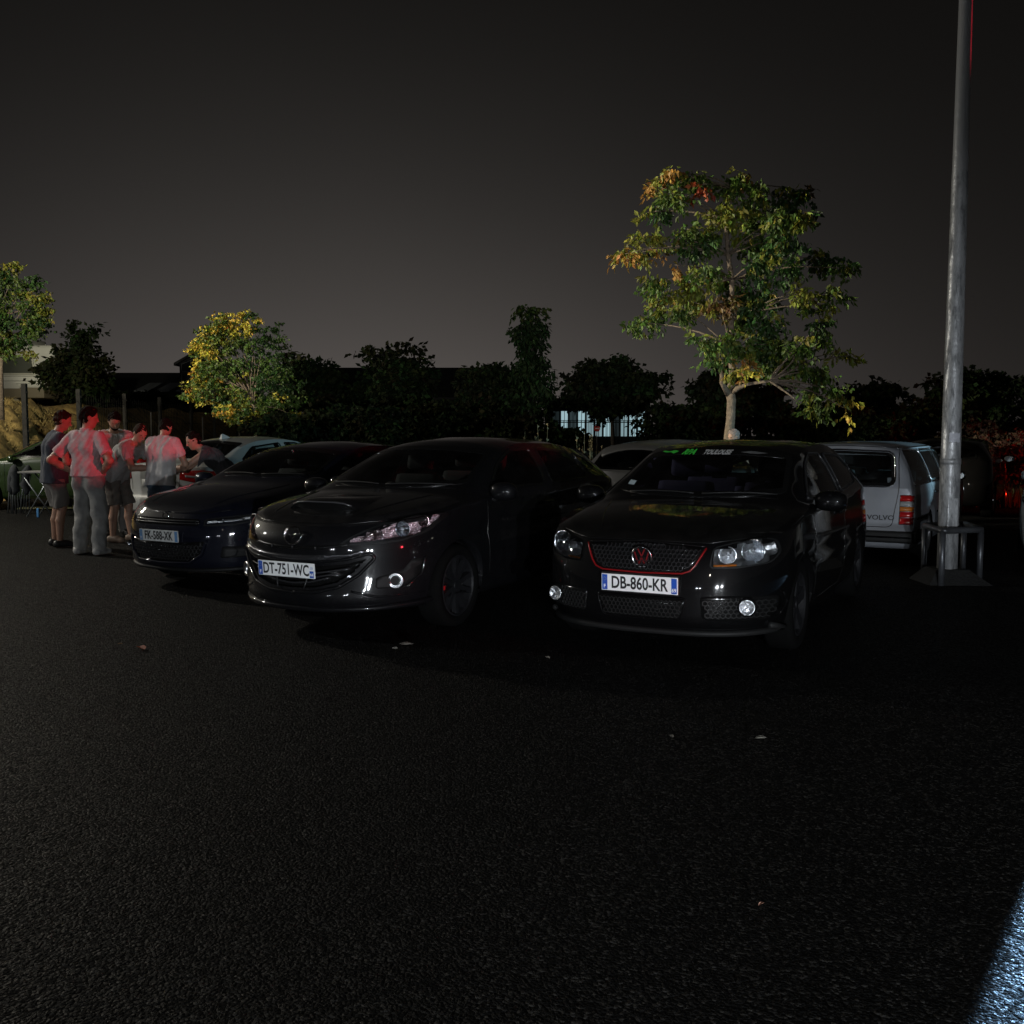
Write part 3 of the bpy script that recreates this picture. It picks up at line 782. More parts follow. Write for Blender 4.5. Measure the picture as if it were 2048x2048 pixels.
    c.patch('tax_sticker', [(.52, 1.082), (.585, 1.088), (.583, 1.118), (.52, 1.112)], 'f', mat('sticker', (.45, .55, .6), .5), .0095, .02, w, 0)
    for sgn, ax in ((-1, 'l'), (1, 'R')):
        sw = rounded([(1.36, 1.01), (2.42, 1.005), (2.46, 1.325), (2.1, 1.335), (1.86, 1.255)], .05)
        g1 = c.window('side_window', sw, ax, .02, .003)
        c.line('window_trim', sw, ax, M_trim, .008, .006, .04, True, g1)
        sr = rounded([(2.56, 1.01), (3.35, 1.05), (3.52, 1.16), (3.3, 1.29), (2.6, 1.325)], .06)
        g2 = c.window('rear_side_window', sr, ax, .02, .003); c.line('window_trim', sr, ax, M_trim, .008, .006, .04, True, g2)
        c.line('door_gap', [(1.28, .97), (1.27, .70), (1.30, .33), (1.5, .28), (2.4, .28), (2.52, .42), (2.53, .98)], ax, M_seal, .004, -.001, .04)
        h = c.line('door_handle', [(2.22, .86), (2.42, .865)], ax, P_golf, .016, .022, .03)
    rg = rounded(mirror_poly([(0, 1.05), (.60, 1.06), (.53, 1.27), (0, 1.29)]), .05)
    c.window('rear_window', rg, 'r', .03)
    for y0, y1, z1 in ((.50, -.02, 1.035), (-.08, -.60, 1.04)):
        P = [c.hit((y0 + (y1 - y0) * t, 1.035 + (.012 * math.sin(t * 3))), 'f', .016)[0] for t in np.linspace(0, 1, 9)]
        tube_obj('wiper', P, .007, M_black, c.root, 5)
    c.cabin(2.0, mat('seat_cover', (.07, .06, .15), .9, bump=.1, bscale=200), -1, 1.42, (1.80, .02, 1.27))
    # card hung from the mirror and a white disc on the dash
    bm = bmesh.new(); add_box(bm, (1.83, -.06, 1.13), (1.836, .06, 1.18), .002); air = bm_obj('hanging_card', bm, mat('card', (.30, .38, .42), .6, var=.5, vscale=60), c.root)
    tube_obj('card_string', [(1.81, 0, 1.25), (1.833, 0, 1.18)], .002, M_white, air, 4)
    c.wheels(.315, 5, M_rim, M_red, .03)
    c.finish(P_golf, P_golf_t)
    return c
golf = black_hatchback()

# ---- dark hatchback with bonnet scoop
def scoop_hatchback():
    c = Car(dict(name='graphite_hatchback', label='graphite black hatchback with bonnet scoop, smiling grille and plate DT-751-WC', cat='car',
        loc=(-1.6136, 7.4, 0), rot=62, L=4.5, W=.885, zb=.215, Df=1.0, Dr=.6, ef=2.45, er=3.0, wx=(.95, 3.59), Ra=.355, zw=.32, hood=1.08, roof=(2.1, 3.95), group='cars nosed towards the camera', crease=.70, pf=.9,
        nf=[(.18, .12), (.235, .035), (.30, .0), (.38, .015), (.5, .035), (.62, .03), (.70, .035), (.80, .085), (.87, .18)], nr=NR, wz=WZ,
        ztop=[(0, .81), (.15, .825), (.4, .87), (.75, .90), (1.1, .945), (1.8, .97), (2.8, 1.0), (3.8, 1.03), (4.4, 1.0)],
        zc=[(.10, .815), (.25, .885), (.55, .955), (.9, 1.01), (1.06, 1.035), (1.15, 1.065), (1.5, 1.215), (1.9, 1.38), (2.15, 1.43), (2.6, 1.455), (3.1, 1.445), (3.7, 1.39), (4.0, 1.335), (4.12, 1.27), (4.32, 1.05), (4.42, 1.0)],
        ry=[(0, .68), (1.1, .745), (1.35, .74), (2.1, .60), (2.7, .585), (3.5, .58), (4.1, .59), (4.4, .66)],
        rz=[(.1, .815), (.25, .865), (.4, .90), (.8, .955), (1.15, 1.0), (1.35, 1.045), (1.7, 1.195), (2.1, 1.35), (2.5, 1.40), (3.1, 1.39), (3.7, 1.315), (4.0, 1.235), (4.22, 1.09), (4.42, 1.0)]))
    # smiling lower grille
    U = [(0, .338), (.20, .346), (.38, .39), (.50, .475), (.60, .60), (.575, .635), (.42, .59), (.2, .566), (0, .560)]
    g = rounded(mirror_poly(U), .02)
    c.hole(g, 'f', 1.0)
    gr = c.patch('grille', g, 'f', M_gloss, .003, .03, depth=.07)
    c.line('grille_frame', g, 'f', P_mazda, .013, .008, .03, True, gr)
    c.ring('grille_lip', g, .034, 'f', P_mazda, .003, .02, gr, .05)
    for k, z0 in enumerate((.405, .440, .475)):
        w_ = .31 + k * .07
        c.line('grille_slat', [(-w_, z0 + .05), (-w_ * .5, z0 + .012), (0, z0), (w_ * .5, z0 + .012), (w_, z0 + .05)], 'f', mat('slat_trim', (.03, .03, .032), .25, .3, coat=.6), .008, .004, .03, parent=gr)
    for y in (-.12, .12): c.line('grille_strut', [(y, .37), (y * 1.2, .46)], 'f', M_trim, .006, .014, .03, parent=gr)
    # bright crossbar above the plate
    cb = mirror_poly([(0, .572), (.2, .577), (.38, .595), (.53, .628), (.56, .665), (.42, .632), (.2, .615), (0, .61)])
    c.patch('grille_crossbar', cb, 'f', mat('crossbar', (.16, .16, .17), .25, .9, coat=.8), .014, .03, gr, .016)
    # slot under the bonnet edge
    sl = mirror_poly([(0, .648), (.25, .655), (.43, .685), (.45, .705), (.25, .685), (0, .676)])
    c.patch('upper_slot', sl, 'f', M_seal, .002, .03)
    for y in (-.2, 0, .2): c.line('slot_rib', [(y, .654), (y, .676)], 'f', M_trim, .006, .004, .02)
    c.line('bonnet_gap', [(-.60, .86), (-.4, .838), (0, .832), (.4, .838), (.60, .86)], 'f', M_seal, .004, 0, .03)
    # winged oval badge
    p, _ = c.hit((0, .742), 'f', .012)
    N = 40; ov = [(.075 * math.cos(t), .060 * math.sin(t)) for t in np.linspace(0, 2 * math.pi, N, endpoint=False)]
    P = [Vector((p.x + .25 * (z) * .6, y, p.z + z)) for y, z in ov]; P.append(P[0])
    b = tube_obj('badge', P, .008, M_chrome, c.root, 8)
    wv = [(-.070, .018), (-.040, .016), (-.018, .004), (0, -.018), (.018, .004), (.040, .016), (.070, .018)]
    tube_obj('badge_wing', [Vector((p.x + .15 * z - .002, y, p.z + z)) for y, z in wv], .0075, M_chrome, b, 8)
    pk = mat('red_lit_reflector', (.75, .62, .64), .12, 1.0, bump=.6, bscale=35)  # pink tint stands for red light reflected in the headlight
    for sgn in (1, -1):
        f = lambda L: [(sgn * y, z) for y, z in L]
        hp = rounded(f([(.365, .690), (.58, .692), (.73, .712), (.82, .77), (.852, .875), (.84, .905), (.74, .895), (.60, .845), (.46, .76)]), .025)
        if sgn < 0: hp = hp[::-1]
        c.headlamp(hp, [(sgn * .70, .795, .055, M_smoke), (sgn * .585, .755, .040, pk), (sgn * .775, .845, .040, pk)], depth=.10, bezel=.014, house=faceted('red_lit_chrome', (.80, .62, .67), .30, 40))  # housing colour carries the same painted red reflection
        c.patch('headlight_fin', f([(.50, .735), (.52, .73), (.66, .84), (.63, .84)]), 'f', pk, -.02, .02, None, .004)
        # fog lamp in its dark corner pocket
        fp = rounded(f([(.60, .375), (.735, .375), (.79, .45), (.815, .575), (.775, .585), (.73, .50), (.60, .455)]), .02)
        fpk = c.patch('fog_pocket', fp, 'f', M_black, .003, .03)
        c.line('fog_pocket_edge', f([(.815, .59), (.80, .47), (.74, .37)]), 'f', P_mazda, .010, .006, .03, parent=fpk)
        q, _ = c.hit((sgn * .695, .428), 'f', .010)
        V, F = lathe([(.044, -.004), (.038, -.008), (.036, .004), (.026, .02), (.010, .028), (0, .02)], 24, 'x')
        fo = mesh_obj('fog_lamp', V, F, M_bowl, c.root, True); fo.location = q; fo.rotation_euler = (0, 0, R(-30 * sgn))
        V, F = lathe([(.045, -.008), (.056, -.012), (.062, .004), (.062, .04)], 28, 'x'); mesh_obj('fog_lamp_ring', V, F, mat('satin_ring', (.5, .5, .52), .25, 1.0), fo, True)
        c.mirror(1.5, .84, 1.02, sgn, P_mazda)
        c.line('bumper_fold', f([(.46, .36), (.62, .315), (.80, .33), (.86, .40)]), 'f', P_mazda, .010, -.004, .03)
        c.line('bonnet_fold', [(.32, sgn * .40), (.62, sgn * .47), (1.05, sgn * .56)], 't', P_mazda, .008, -.004, .04)
    c.plate(.018, .507, -.020, 'DT-751-WC', '44', -4)
    c.line('front_splitter', [(-.83, .262), (-.6, .238), (-.3, .228), (0, .225), (.3, .228), (.6, .238), (.83, .262)], 'f', P_mazda, .024, .008, .04)
    # bonnet scoop
    bm = bmesh.new()
    xs = [.33, .39, .49, .65, .86]; hs = [.066, .076, .064, .034, .002]; V = []
    ys = np.linspace(-1, 1, 13)
    for x, h in zip(xs, hs):
        hw = .34 - (x - .33) * .12
        for u in ys:
            base = c.hit((x, u * hw), 't', 0)[0].z
            V.append((x + (.06 * u * u if x < .45 else 0), u * hw, base + h * (1 - abs(u) ** 4) - .002))
    F = []
    for i in range(4):
        for j in range(12): F.append((i * 13 + j, i * 13 + j + 1, (i + 1) * 13 + j + 1, (i + 1) * 13 + j))
    sc = mesh_obj('bonnet_scoop', V, F, P_mazda_t, c.root, True)
    md = sc.modifiers.new('sub', 'SUBSURF'); md.levels = md.render_levels = 1
    V = []; F = []
    for u in ys:
        x0 = .33 + .06 * u * u; hw = .34
        base = c.hit((x0, u * hw), 't', 0)[0].z
        V += [(x0 + .03, u * hw * .97, base - .002), (x0 + .012, u * hw * .97, base + .064 * (1 - abs(u) ** 4))]
    for j in range(12): F.append((2 * j, 2 * j + 1, 2 * j + 3, 2 * j + 2))
    mesh_obj('scoop_mouth', V, F, M_seal, sc)
    tube_obj('scoop_lip_highlight', [Vector(V[2 * j + 1]) + Vector((-.006, 0, .004)) for j in range(1, 12)], .006, mat('scoop_highlight', (.10, .10, .105), .3, .5, coat=.6), sc, 6)  # pale tube painting a highlight along the scoop edge
    # glass
    ws = rounded(mirror_poly([(0, 1.045), (.4, 1.058), (.675, 1.085), (.575, 1.335), (.3, 1.368), (0, 1.378)]), [.02, .1, .04, .05, .1, .02, .1, .05, .04, .1])
    w = c.window('windscreen', ws, 'f', .03)
    for sgn, ax in ((-1, 'l'), (1, 'R')):
        for nm, pl in (('side_window', [(1.52, 1.03), (2.52, 1.03), (2.56, 1.355), (2.2, 1.345), (1.9, 1.24)]), ('side_window', [(2.66, 1.035), (3.42, 1.06), (3.5, 1.12), (3.35, 1.31), (2.70, 1.358)]), ('quarter_window', [(3.56, 1.12), (3.80, 1.14), (3.70, 1.24), (3.46, 1.30)])):
            pl = rounded(pl, .05); g1 = c.window(nm, pl, ax, .018, .003, M_tint if sgn < 0 and 'quarter' in nm else M_glass); c.line('window_trim', pl, ax, M_gloss, .007, .005, .04, True, g1)
        c.line('door_gap', [(1.42, .98), (1.38, .70), (1.42, .36), (1.6, .30), (2.45, .30), (2.58, .45), (2.60, 1.0)], ax, M_seal, .004, -.001, .04)
        c.line('rear_door_gap', [(2.62, .31), (3.05, .32), (3.30, .62), (3.48, .85), (3.56, 1.04)], ax, M_seal, .004, -.001, .04)
        for hx in (2.36, 3.30): c.line('door_handle', [(hx, .875), (hx + .19, .88)], ax, P_mazda, .016, .022, .03)
    c.window('rear_window', rounded(mirror_poly([(0, 1.07), (.60, 1.08), (.53, 1.26), (0, 1.28)]), .05), 'r', .03)
    sp = c.patch('roof_spoiler', rounded([(3.88, -.56), (4.20, -.52), (4.20, .52), (3.88, .56)], .05), 't', P_mazda, .025, .06, None, .03)
    for y0, y1 in ((.55, .02), (-.05, -.62)):
        P = [c.hit((y0 + (y1 - y0) * t, 1.062 + .01 * math.sin(3 * t)), 'f', .016)[0] for t in np.linspace(0, 1, 9)]
        tube_obj('wiper', P, .007, M_black, c.root, 5)
    c.cabin(2.15, None, -1, 1.5, (1.90, -.10, 1.285), zs=.02, rvm_m=mat('pale_mirror_cover', (.38, .46, .44), .5, var=.5, vscale=40))
    # trinket hanging from the mirror
    tr = tube_obj('mirror_trinket', [(1.93, -.09, 1.27), (1.935, -.085, 1.21), (1.93, -.09, 1.19)], [.002, .002, .004], M_white, c.root, 5)
    bm = bmesh.new(); bmesh.ops.create_icosphere(bm, subdivisions=2, radius=.022, matrix=Matrix.Translation((1.93, -.09, 1.175)))
    bmesh.ops.create_icosphere(bm, subdivisions=2, radius=.026, matrix=Matrix.Translation((1.93, -.085, 1.135)) @ Matrix.Diagonal((.8, .8, 1.2, 1))); bm_obj('trinket_bead', bm, mat('bead', (.8, .85, .8), .5), tr, True)
    for x, r_ in ((.95, .32), (3.59, .32)):
        for sg in (-1, 1): c.make_wheel(x, sg, r_, .22, 10, M_rim, M_red, .02, .74)
    c.finish(P_mazda, P_mazda_t)
    return c
mazda = scoop_hatchback()

# ---- dark blue coupe
def blue_coupe():
    c = Car(dict(name='dark_blue_coupe', label='dark blue coupe with honeycomb lower grille and faded plate FK-588-XK, beside the group of people', cat='car',
        loc=(-3.306, 9.64, 0), rot=60, L=4.25, W=.90, zb=.20, Df=.9, Dr=.5, ef=2.7, er=3.2, wx=(.86, 3.44), Ra=.35, zw=.315, hood=1.15, roof=(2.1, 3.8), group='cars nosed towards the camera',
        nf=[(.18, .10), (.24, .02), (.30, .0), (.5, .0), (.6, .012), (.68, .04), (.74, .09), (.80, .16)], nr=NR, wz=WZ,
        ztop=[(0, .725), (.1, .735), (.3, .775), (.8, .86), (1.1, .915), (2, .965), (3, .99), (4.2, 1.0)],
        zc=[(.07, .735), (.18, .80), (.45, .885), (.8, .95), (1.1, .995), (1.25, 1.035), (1.6, 1.195), (1.95, 1.325), (2.2, 1.37), (2.5, 1.395), (2.9, 1.385), (3.5, 1.325), (3.8, 1.27), (4.0, 1.13), (4.15, 1.0)],
        ry=[(0, .68), (1.1, .74), (1.35, .73), (2.1, .60), (2.7, .59), (3.5, .58), (4.0, .58), (4.2, .64)],
        rz=[(.07, .735), (.2, .79), (.45, .855), (.8, .905), (1.15, .97), (1.35, 1.02), (1.7, 1.17), (2.1, 1.305), (2.5, 1.35), (3.0, 1.33), (3.5, 1.26), (3.8, 1.17), (4.0, 1.06), (4.15, 1.0)]))
    lg = rounded(mirror_poly([(0, .285), (.34, .295), (.44, .36), (.50, .49), (.35, .475), (0, .46)]), .03)
    l = c.patch('lower_grille', lg, 'f', M_gloss, .003, .04)
    c.honeycomb('lower_grille_mesh', inset(densify(lg, .03), .01), 'f', M_trim, .022, .006, .014, l)
    c.line('lower_grille_edge', [(-.50, .50), (-.45, .36), (-.34, .285), (0, .272), (.34, .285), (.45, .36), (.50, .50)], 'f', P_sci, .016, .010, .03, parent=l)
    ug = rounded(mirror_poly([(0, .625), (.40, .628), (.43, .655), (.40, .688), (0, .69)]), .015)
    u = c.patch('upper_grille', ug, 'f', M_gloss, .003, .03)
    for z in (.645, .668): c.line('grille_slat', [(-.41, z), (0, z - .002), (.41, z)], 'f', M_trim, .007, .012, .03, parent=u)
    for sgn in (1, -1):
        f = lambda L: [(sgn * y, z) for y, z in L]
        hp = rounded(f([(.46, .625), (.70, .635), (.82, .67), (.80, .735), (.62, .715), (.46, .69)]), .02)
        if sgn < 0: hp = hp[::-1]
        c.headlamp(hp, [(sgn * .57, .668, .038, M_smoke), (sgn * .70, .685, .042, M_smoke)], depth=.08, bezel=.014)
        fp = rounded(f([(.60, .33), (.80, .34), (.83, .44), (.62, .44)]), .02)
        fk = c.patch('side_intake', fp, 'f', M_black, .003, .04)
        q, _ = c.hit((sgn * .70, .39), 'f', .015)
        V, F = lathe([(.04, -.006), (.034, .0), (.02, .016), (0, .02)], 20, 'x'); fo = mesh_obj('fog_lamp', V, F, M_smoke, c.root, True); fo.location = q
        c.mirror(1.45, .85, .985, sgn, P_sci)
        c.line('bonnet_crease', [(.25, sgn * .42), (.6, sgn * .50), (1.1, sgn * .60)], 't', P_sci, .008, -.004, .04)
    pl = c.plate(.024, .525, -.018, 'FK-588-XK', '', -3)
    pl.data.materials[0] = M_plate2
    for ch in pl.children:
        if 'band' in ch.name: ch.data.materials[0] = M_blue2
    c.line('front_splitter', [(-.80, .235), (-.4, .218), (0, .215), (.4, .218), (.80, .235)], 'f', M_black, .020, .010, .04)
    c.line('bonnet_gap', [(-.66, .775), (-.42, .742), (0, .742), (.42, .742), (.66, .775)], 'f', M_seal, .004, 0, .03)
    p, _ = c.hit((0, .700), 'f', .008)
    V, F = lathe([(.030, -.002), (.040, -.006), (.044, .004)], 28, 'x'); b = mesh_obj('badge', V, F, M_chrome, c.root, True); b.location = p
    ws = rounded(mirror_poly([(0, 1.035), (.4, 1.045), (.665, 1.065), (.575, 1.285), (.3, 1.318), (0, 1.327)]), [.02, .1, .04, .05, .1, .02, .1, .05, .04, .1])
    c.window('windscreen', ws, 'f', .03)
    for sgn, ax in ((-1, 'l'), (1, 'R')):
        for nm, pl in (('side_window', [(1.5, 1.01), (2.52, 1.015), (2.56, 1.30), (2.2, 1.30), (1.9, 1.21)]), ('rear_side_window', [(2.66, 1.02), (3.3, 1.08), (3.42, 1.14), (3.25, 1.23), (2.70, 1.30)])):
            pl = rounded(pl, .05); c.window(nm, pl, ax, .02, .003)
        c.line('door_gap', [(1.36, .95), (1.34, .70), (1.38, .34), (1.6, .29), (2.5, .29), (2.62, .45), (2.62, .98)], ax, M_seal, .004, -.001, .04)
    c.window('rear_window', rounded(mirror_poly([(0, 1.07), (.56, 1.08), (.50, 1.22), (0, 1.24)]), .05), 'r', .03)
    for y0, y1 in ((.55, .02), (-.05, -.62)):
        P = [c.hit((y0 + (y1 - y0) * t, 1.048 + .01 * math.sin(3 * t)), 'f', .016)[0] for t in np.linspace(0, 1, 9)]
        tube_obj('wiper', P, .007, M_black, c.root, 5)
    c.cabin(2.15, None, -1, 1.5, (1.86, .0, 1.235), zs=-.01)
    c.wheels(.315, 5, M_rim, None, .02)
    c.finish(P_sci)
    return c
coupe = blue_coupe()

def rear_place(x, y, L, rot):
    a = R(rot); return (x - L * math.cos(a), y - L * math.sin(a), 0)

# ---- silver boxy estate, tail to the camera
def silver_estate():
    L = 4.75; drop = -.075
    Z = lambda pts: [(a, b + drop) for a, b in pts]
    ZX = lambda pts: [(a + drop, b) for a, b in pts]
    c = Car(dict(name='silver_estate', label='old silver boxy estate car seen from behind, beside the lamp post', cat='car',
        loc=rear_place(3.60, 11.42, L, 240), rot=240, L=L, W=.855, zb=.23, Df=.35, Dr=.16, ef=4.5, er=5.5, wx=(.85, 3.50), Ra=.335, zw=.31, hood=1.25, roof=(1.95, 4.4), group='cars parked with their tails to the camera', crease=.66, pw=3.2,
        nf=[(.18, .10), (.3, .0), (.5, .0), (.55, .06), (.8, .08)], nr=[(.2, .08), (.29, .0), (.44, .0), (.46, .07), (.6, .075), (.8, .085), (.95, .10)],
        wz=[(.15, .93), (.25, .96), (.45, .99), (.6, 1.0), (.8, .985), (.9, .96)],
        ztop=Z([(0, .84), (.3, .88), (1.2, .93), (2, .95), (4.75, .96)]),
        zc=Z([(.08, .85), (.3, .91), (1.2, .96), (1.35, 1.0), (1.7, 1.22), (2.0, 1.40), (2.2, 1.445), (2.8, 1.46), (4.2, 1.455), (4.45, 1.44), (4.52, 1.40), (4.60, 1.10), (4.655, .97)]),
        ry=[(0, .72), (1.3, .74), (2.0, .635), (2.6, .63), (4.5, .625), (4.65, .68)],
        rz=Z([(.08, .845), (1.2, .945), (1.4, .99), (1.7, 1.18), (2.05, 1.375), (2.4, 1.405), (4.2, 1.40), (4.46, 1.375), (4.54, 1.32), (4.62, 1.05), (4.655, .965)])))
    d = drop
    rg = rounded(mirror_poly([(0, .985 + d), (.615, .985 + d), (.585, 1.345 + d), (0, 1.365 + d)]), [.02, .09, .09, .02, .09, .09])
    g = c.window('tailgate_window', rg, 'r', .03)
    c.line('window_chrome', inset(densify(rg, .04), -.012), 'r', M_chrome, .010, .008, .03, True, g)
    c.line('tailgate_gap', rounded(mirror_poly([(0, .535 + d), (.60, .535 + d), (.665, .95 + d), (.63, 1.40 + d), (0, 1.425 + d)]), .06), 'r', M_seal, .005, -.001, .04, True)
    for sgn in (1, -1):
        f = lambda y0, y1, z0, z1: [(sgn * y0, z0 + d), (sgn * y1, z0 + d), (sgn * (y1 + .008), z1 + d), (sgn * (y0 + .008), z1 + d)]
        hs = c.patch('tail_lamp', f(.672, .815, .565, .890), 'r', M_trim, .004, .04)
        for z0, z1, m in ((.572, .640, M_redlens), (.648, .705, M_redlens), (.713, .760, M_amber), (.768, .815, M_clearlens), (.823, .884, M_redlens)):
            c.patch('lamp_lens', f(.679, .808, z0, z1), 'r', m, .010, .04, hs, .010)
    c.decal('tailgate_lettering', text_geo('VOLVO', .075, .001, 0, 1.15), 'r', mat('dull_chrome_letters', (.05, .05, .052), .3, .6), .006, (.485, .635 + d), 1)
    bp = mirror_poly([(0, .36 + d), (.86, .36 + d), (.86, .52 + d), (0, .52 + d)])
    b = bmesh.new(); add_box(b, (4.68, -.84, .37 + d), (4.80, .84, .50 + d), .03); add_box(b, (4.30, -.875, .37 + d), (4.78, -.845, .50 + d), .012); add_box(b, (4.30, .845, .37 + d), (4.78, .875, .50 + d), .012)
    bo = bm_obj('bumper_bar', b, M_black, c.root, True); box_obj('bumper_strip', (4.801, -.82, .425 + d), (4.806, .82, .445 + d), M_chrome, bo)
    for sgn, ax in ((-1, 'l'), (1, 'R')):
        for k, pl in enumerate(([(1.62, .99), (2.42, .99), (2.42, 1.375), (2.05, 1.37)], [(2.50, .99), (3.35, .99), (3.35, 1.375), (2.50, 1.375)], [(3.45, .99), (4.50, .99), (4.40, 1.375), (3.45, 1.375)])):
            pl = rounded([(a, b + d - .006) for a, b in pl], .035); g1 = c.window('side_window', pl, ax, .015, .003, M_tint if k == 2 else M_glass); c.line('window_chrome', pl, ax, M_chrome, .009, .006, .04, True, g1)
        c.line('side_strip', [(1.3, .62 + d), (3.1, .62 + d)], ax, M_black, .012, .006, .05); c.line('side_strip', [(3.9, .62 + d), (4.5, .62 + d)], ax, M_black, .012, .006, .05)
        c.line('gutter', [(1.95, 1.345 + d), (2.4, 1.40 + d), (4.4, 1.395 + d)], ax, M_chrome, .008, .008, .05)
        for xx in (1.42, 2.46, 3.40): c.line('door_gap', [(xx, .95 + d), (xx, .32)], ax, M_seal, .004, -.001, .05)
        for xx in (2.25, 3.15): c.line('door_handle', [(xx, .865 + d), (xx + .18, .865 + d)], ax, M_chrome, .014, .02, .03)
        c.mirror(1.66, .80, 1.0 + d, sgn, M_chrome if sgn > 0 else M_black, .85)
    ws = rounded(mirror_poly([(0, 1.0 + d), (.66, 1.01 + d), (.585, 1.36 + d), (0, 1.39 + d)]), .05); c.window('windscreen', ws, 'f', .03)
    c.cabin(2.2, None, -1, 1.6, None, zs=-.06)
    # boot load: round spare wheel cover
    V, F = lathe([(0, .07), (.20, .07), (.25, .05), (.26, 0)], 28, 'z'); o = mesh_obj('boot_load', V, F, M_trim, c.root, True); o.location = (3.9, .25, 1.03 + d); o.rotation_euler = (R(8), 0, 0)
    tube_obj('tow_eye', [(4.79, .3, .33), (4.84, .3, .33)], .02, M_black, c.root)
    c.wheels(.31, 5, M_rim_s, None, .03)
    c.finish(P_silver)
    return c
estate = silver_estate()

# ---- white saloon with the group round its boot
def white_saloon():
    L = 4.6
    c = Car(dict(name='white_saloon', label='white saloon with red tail lamps, its boot ringed by the group of men', cat='car',
        loc=rear_place(-5.24, 14.85, L, 240), rot=240, L=L, W=.90, zb=.23, Df=.9, Dr=.45, ef=2.8, er=3.2, wx=(.9, 3.66), Ra=.35, zw=.32, hood=1.2, roof=(2.1, 3.4), group='cars parked with their tails to the camera',
        nf=[(.18, .10), (.3, 0), (.6, .01), (.72, .06), (.8, .14)], nr=[(.2, .12), (.3, .02), (.42, 0), (.52, .0), (.58, .05), (.75, .07), (.9, .06), (1.0, .08)], wz=WZ,
        ztop=[(0, .75), (.3, .80), (1.1, .92), (2, .96), (3.6, .99), (4.2, 1.0), (4.6, .985)],
        zc=[(.09, .76), (.3, .84), (.9, .95), (1.2, 1.0), (1.35, 1.05), (1.8, 1.27), (2.15, 1.395), (2.5, 1.43), (2.9, 1.425), (3.3, 1.36), (3.7, 1.19), (3.98, 1.075), (4.2, 1.055), (4.45, 1.06), (4.52, 1.0)],
        ry=[(0, .68), (1.2, .75), (2.1, .60), (2.8, .59), (3.4, .59), (4.0, .70), (4.5, .70)],
        rz=[(.09, .755), (.5, .86), (1.2, .975), (1.4, 1.01), (1.8, 1.20), (2.15, 1.35), (2.6, 1.385), (3.0, 1.365), (3.4, 1.265), (3.75, 1.11), (4.0, 1.04), (4.3, 1.03), (4.52, .99)]))
    for sgn in (1, -1):
        f = lambda Lp: [(sgn * y, z) for y, z in Lp]
        tl = c.patch('tail_lamp', rounded(f([(.50, .82), (.85, .76), (.88, .80), (.87, .93), (.80, .955), (.52, .93)]), .02), 'r', M_redlens, .006, .03)
        c.patch('lamp_lens', f([(.60, .855), (.83, .835), (.83, .865), (.60, .885)]), 'r', M_clearlens, .012, .03, tl, .006)
        c.patch('side_lamp', rounded([(4.08, .80), (4.42, .77), (4.44, .93), (4.15, .94)], .02), 'R' if sgn > 0 else 'l', M_redlens, .006, .03)
        c.line('bumper_fold', f([(.45, .60), (.72, .585), (.87, .60)]), 'r', P_white, .008, -.003, .03)
        c.patch('reflector', f([(.62, .43), (.80, .43), (.80, .46), (.62, .46)]), 'r', M_redlens, .006, .03)
        for pl in ([(1.62, 1.02), (2.5, 1.02), (2.5, 1.34), (2.2, 1.335)], [(2.6, 1.02), (3.45, 1.03), (3.55, 1.08), (3.2, 1.28), (2.6, 1.34)]):
            c.window('side_window', rounded(pl, .04), 'l' if sgn < 0 else 'R', .02, .003)
        c.mirror(1.6, .84, 1.0, sgn, P_white)
    c.line('boot_gap', mirror_poly([(0, .66), (.48, .66), (.52, .98)]), 'r', M_seal, .004, -.001, .03)
    c.patch('rear_valance', rounded(mirror_poly([(0, .25), (.70, .27), (.66, .37), (0, .36)]), .03), 'r', M_black, .004, .05)
    c.patch('tail_plate', [(-.26, .70), (.26, .70), (.26, .81), (-.26, .81)], 'r', M_plate2, .008, .1, None, .008)
    c.window('rear_window', rounded(mirror_poly([(0, 1.10), (.58, 1.11), (.52, 1.33), (0, 1.37)]), .05), 'r', .03, glass=M_tint)
    c.window('windscreen', rounded(mirror_poly([(0, 1.05), (.66, 1.07), (.57, 1.33), (0, 1.37)]), .05), 'f', .03)
    # shark fin aerial
    bm = bmesh.new(); V = [(3.02, -.03, 1.405), (3.02, .03, 1.405), (3.22, .03, 1.385), (3.22, -.03, 1.385), (3.17, .004, 1.47), (3.17, -.004, 1.47), (3.20, .004, 1.465), (3.20, -.004, 1.465)]
    vs = [bm.verts.new(v) for v in V]
    for q in ((0, 1, 4, 5), (1, 2, 6, 4), (2, 3, 7, 6), (3, 0, 5, 7), (5, 4, 6, 7)): bm.faces.new([vs[i] for i in q])
    bm_obj('aerial', bm, P_white, c.root)
    c.cabin(2.15, None, -1, 1.55, None)
    c.wheels(.32, 5, M_rim_s, None, .02)
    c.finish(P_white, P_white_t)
    return c
saloon = white_saloon()

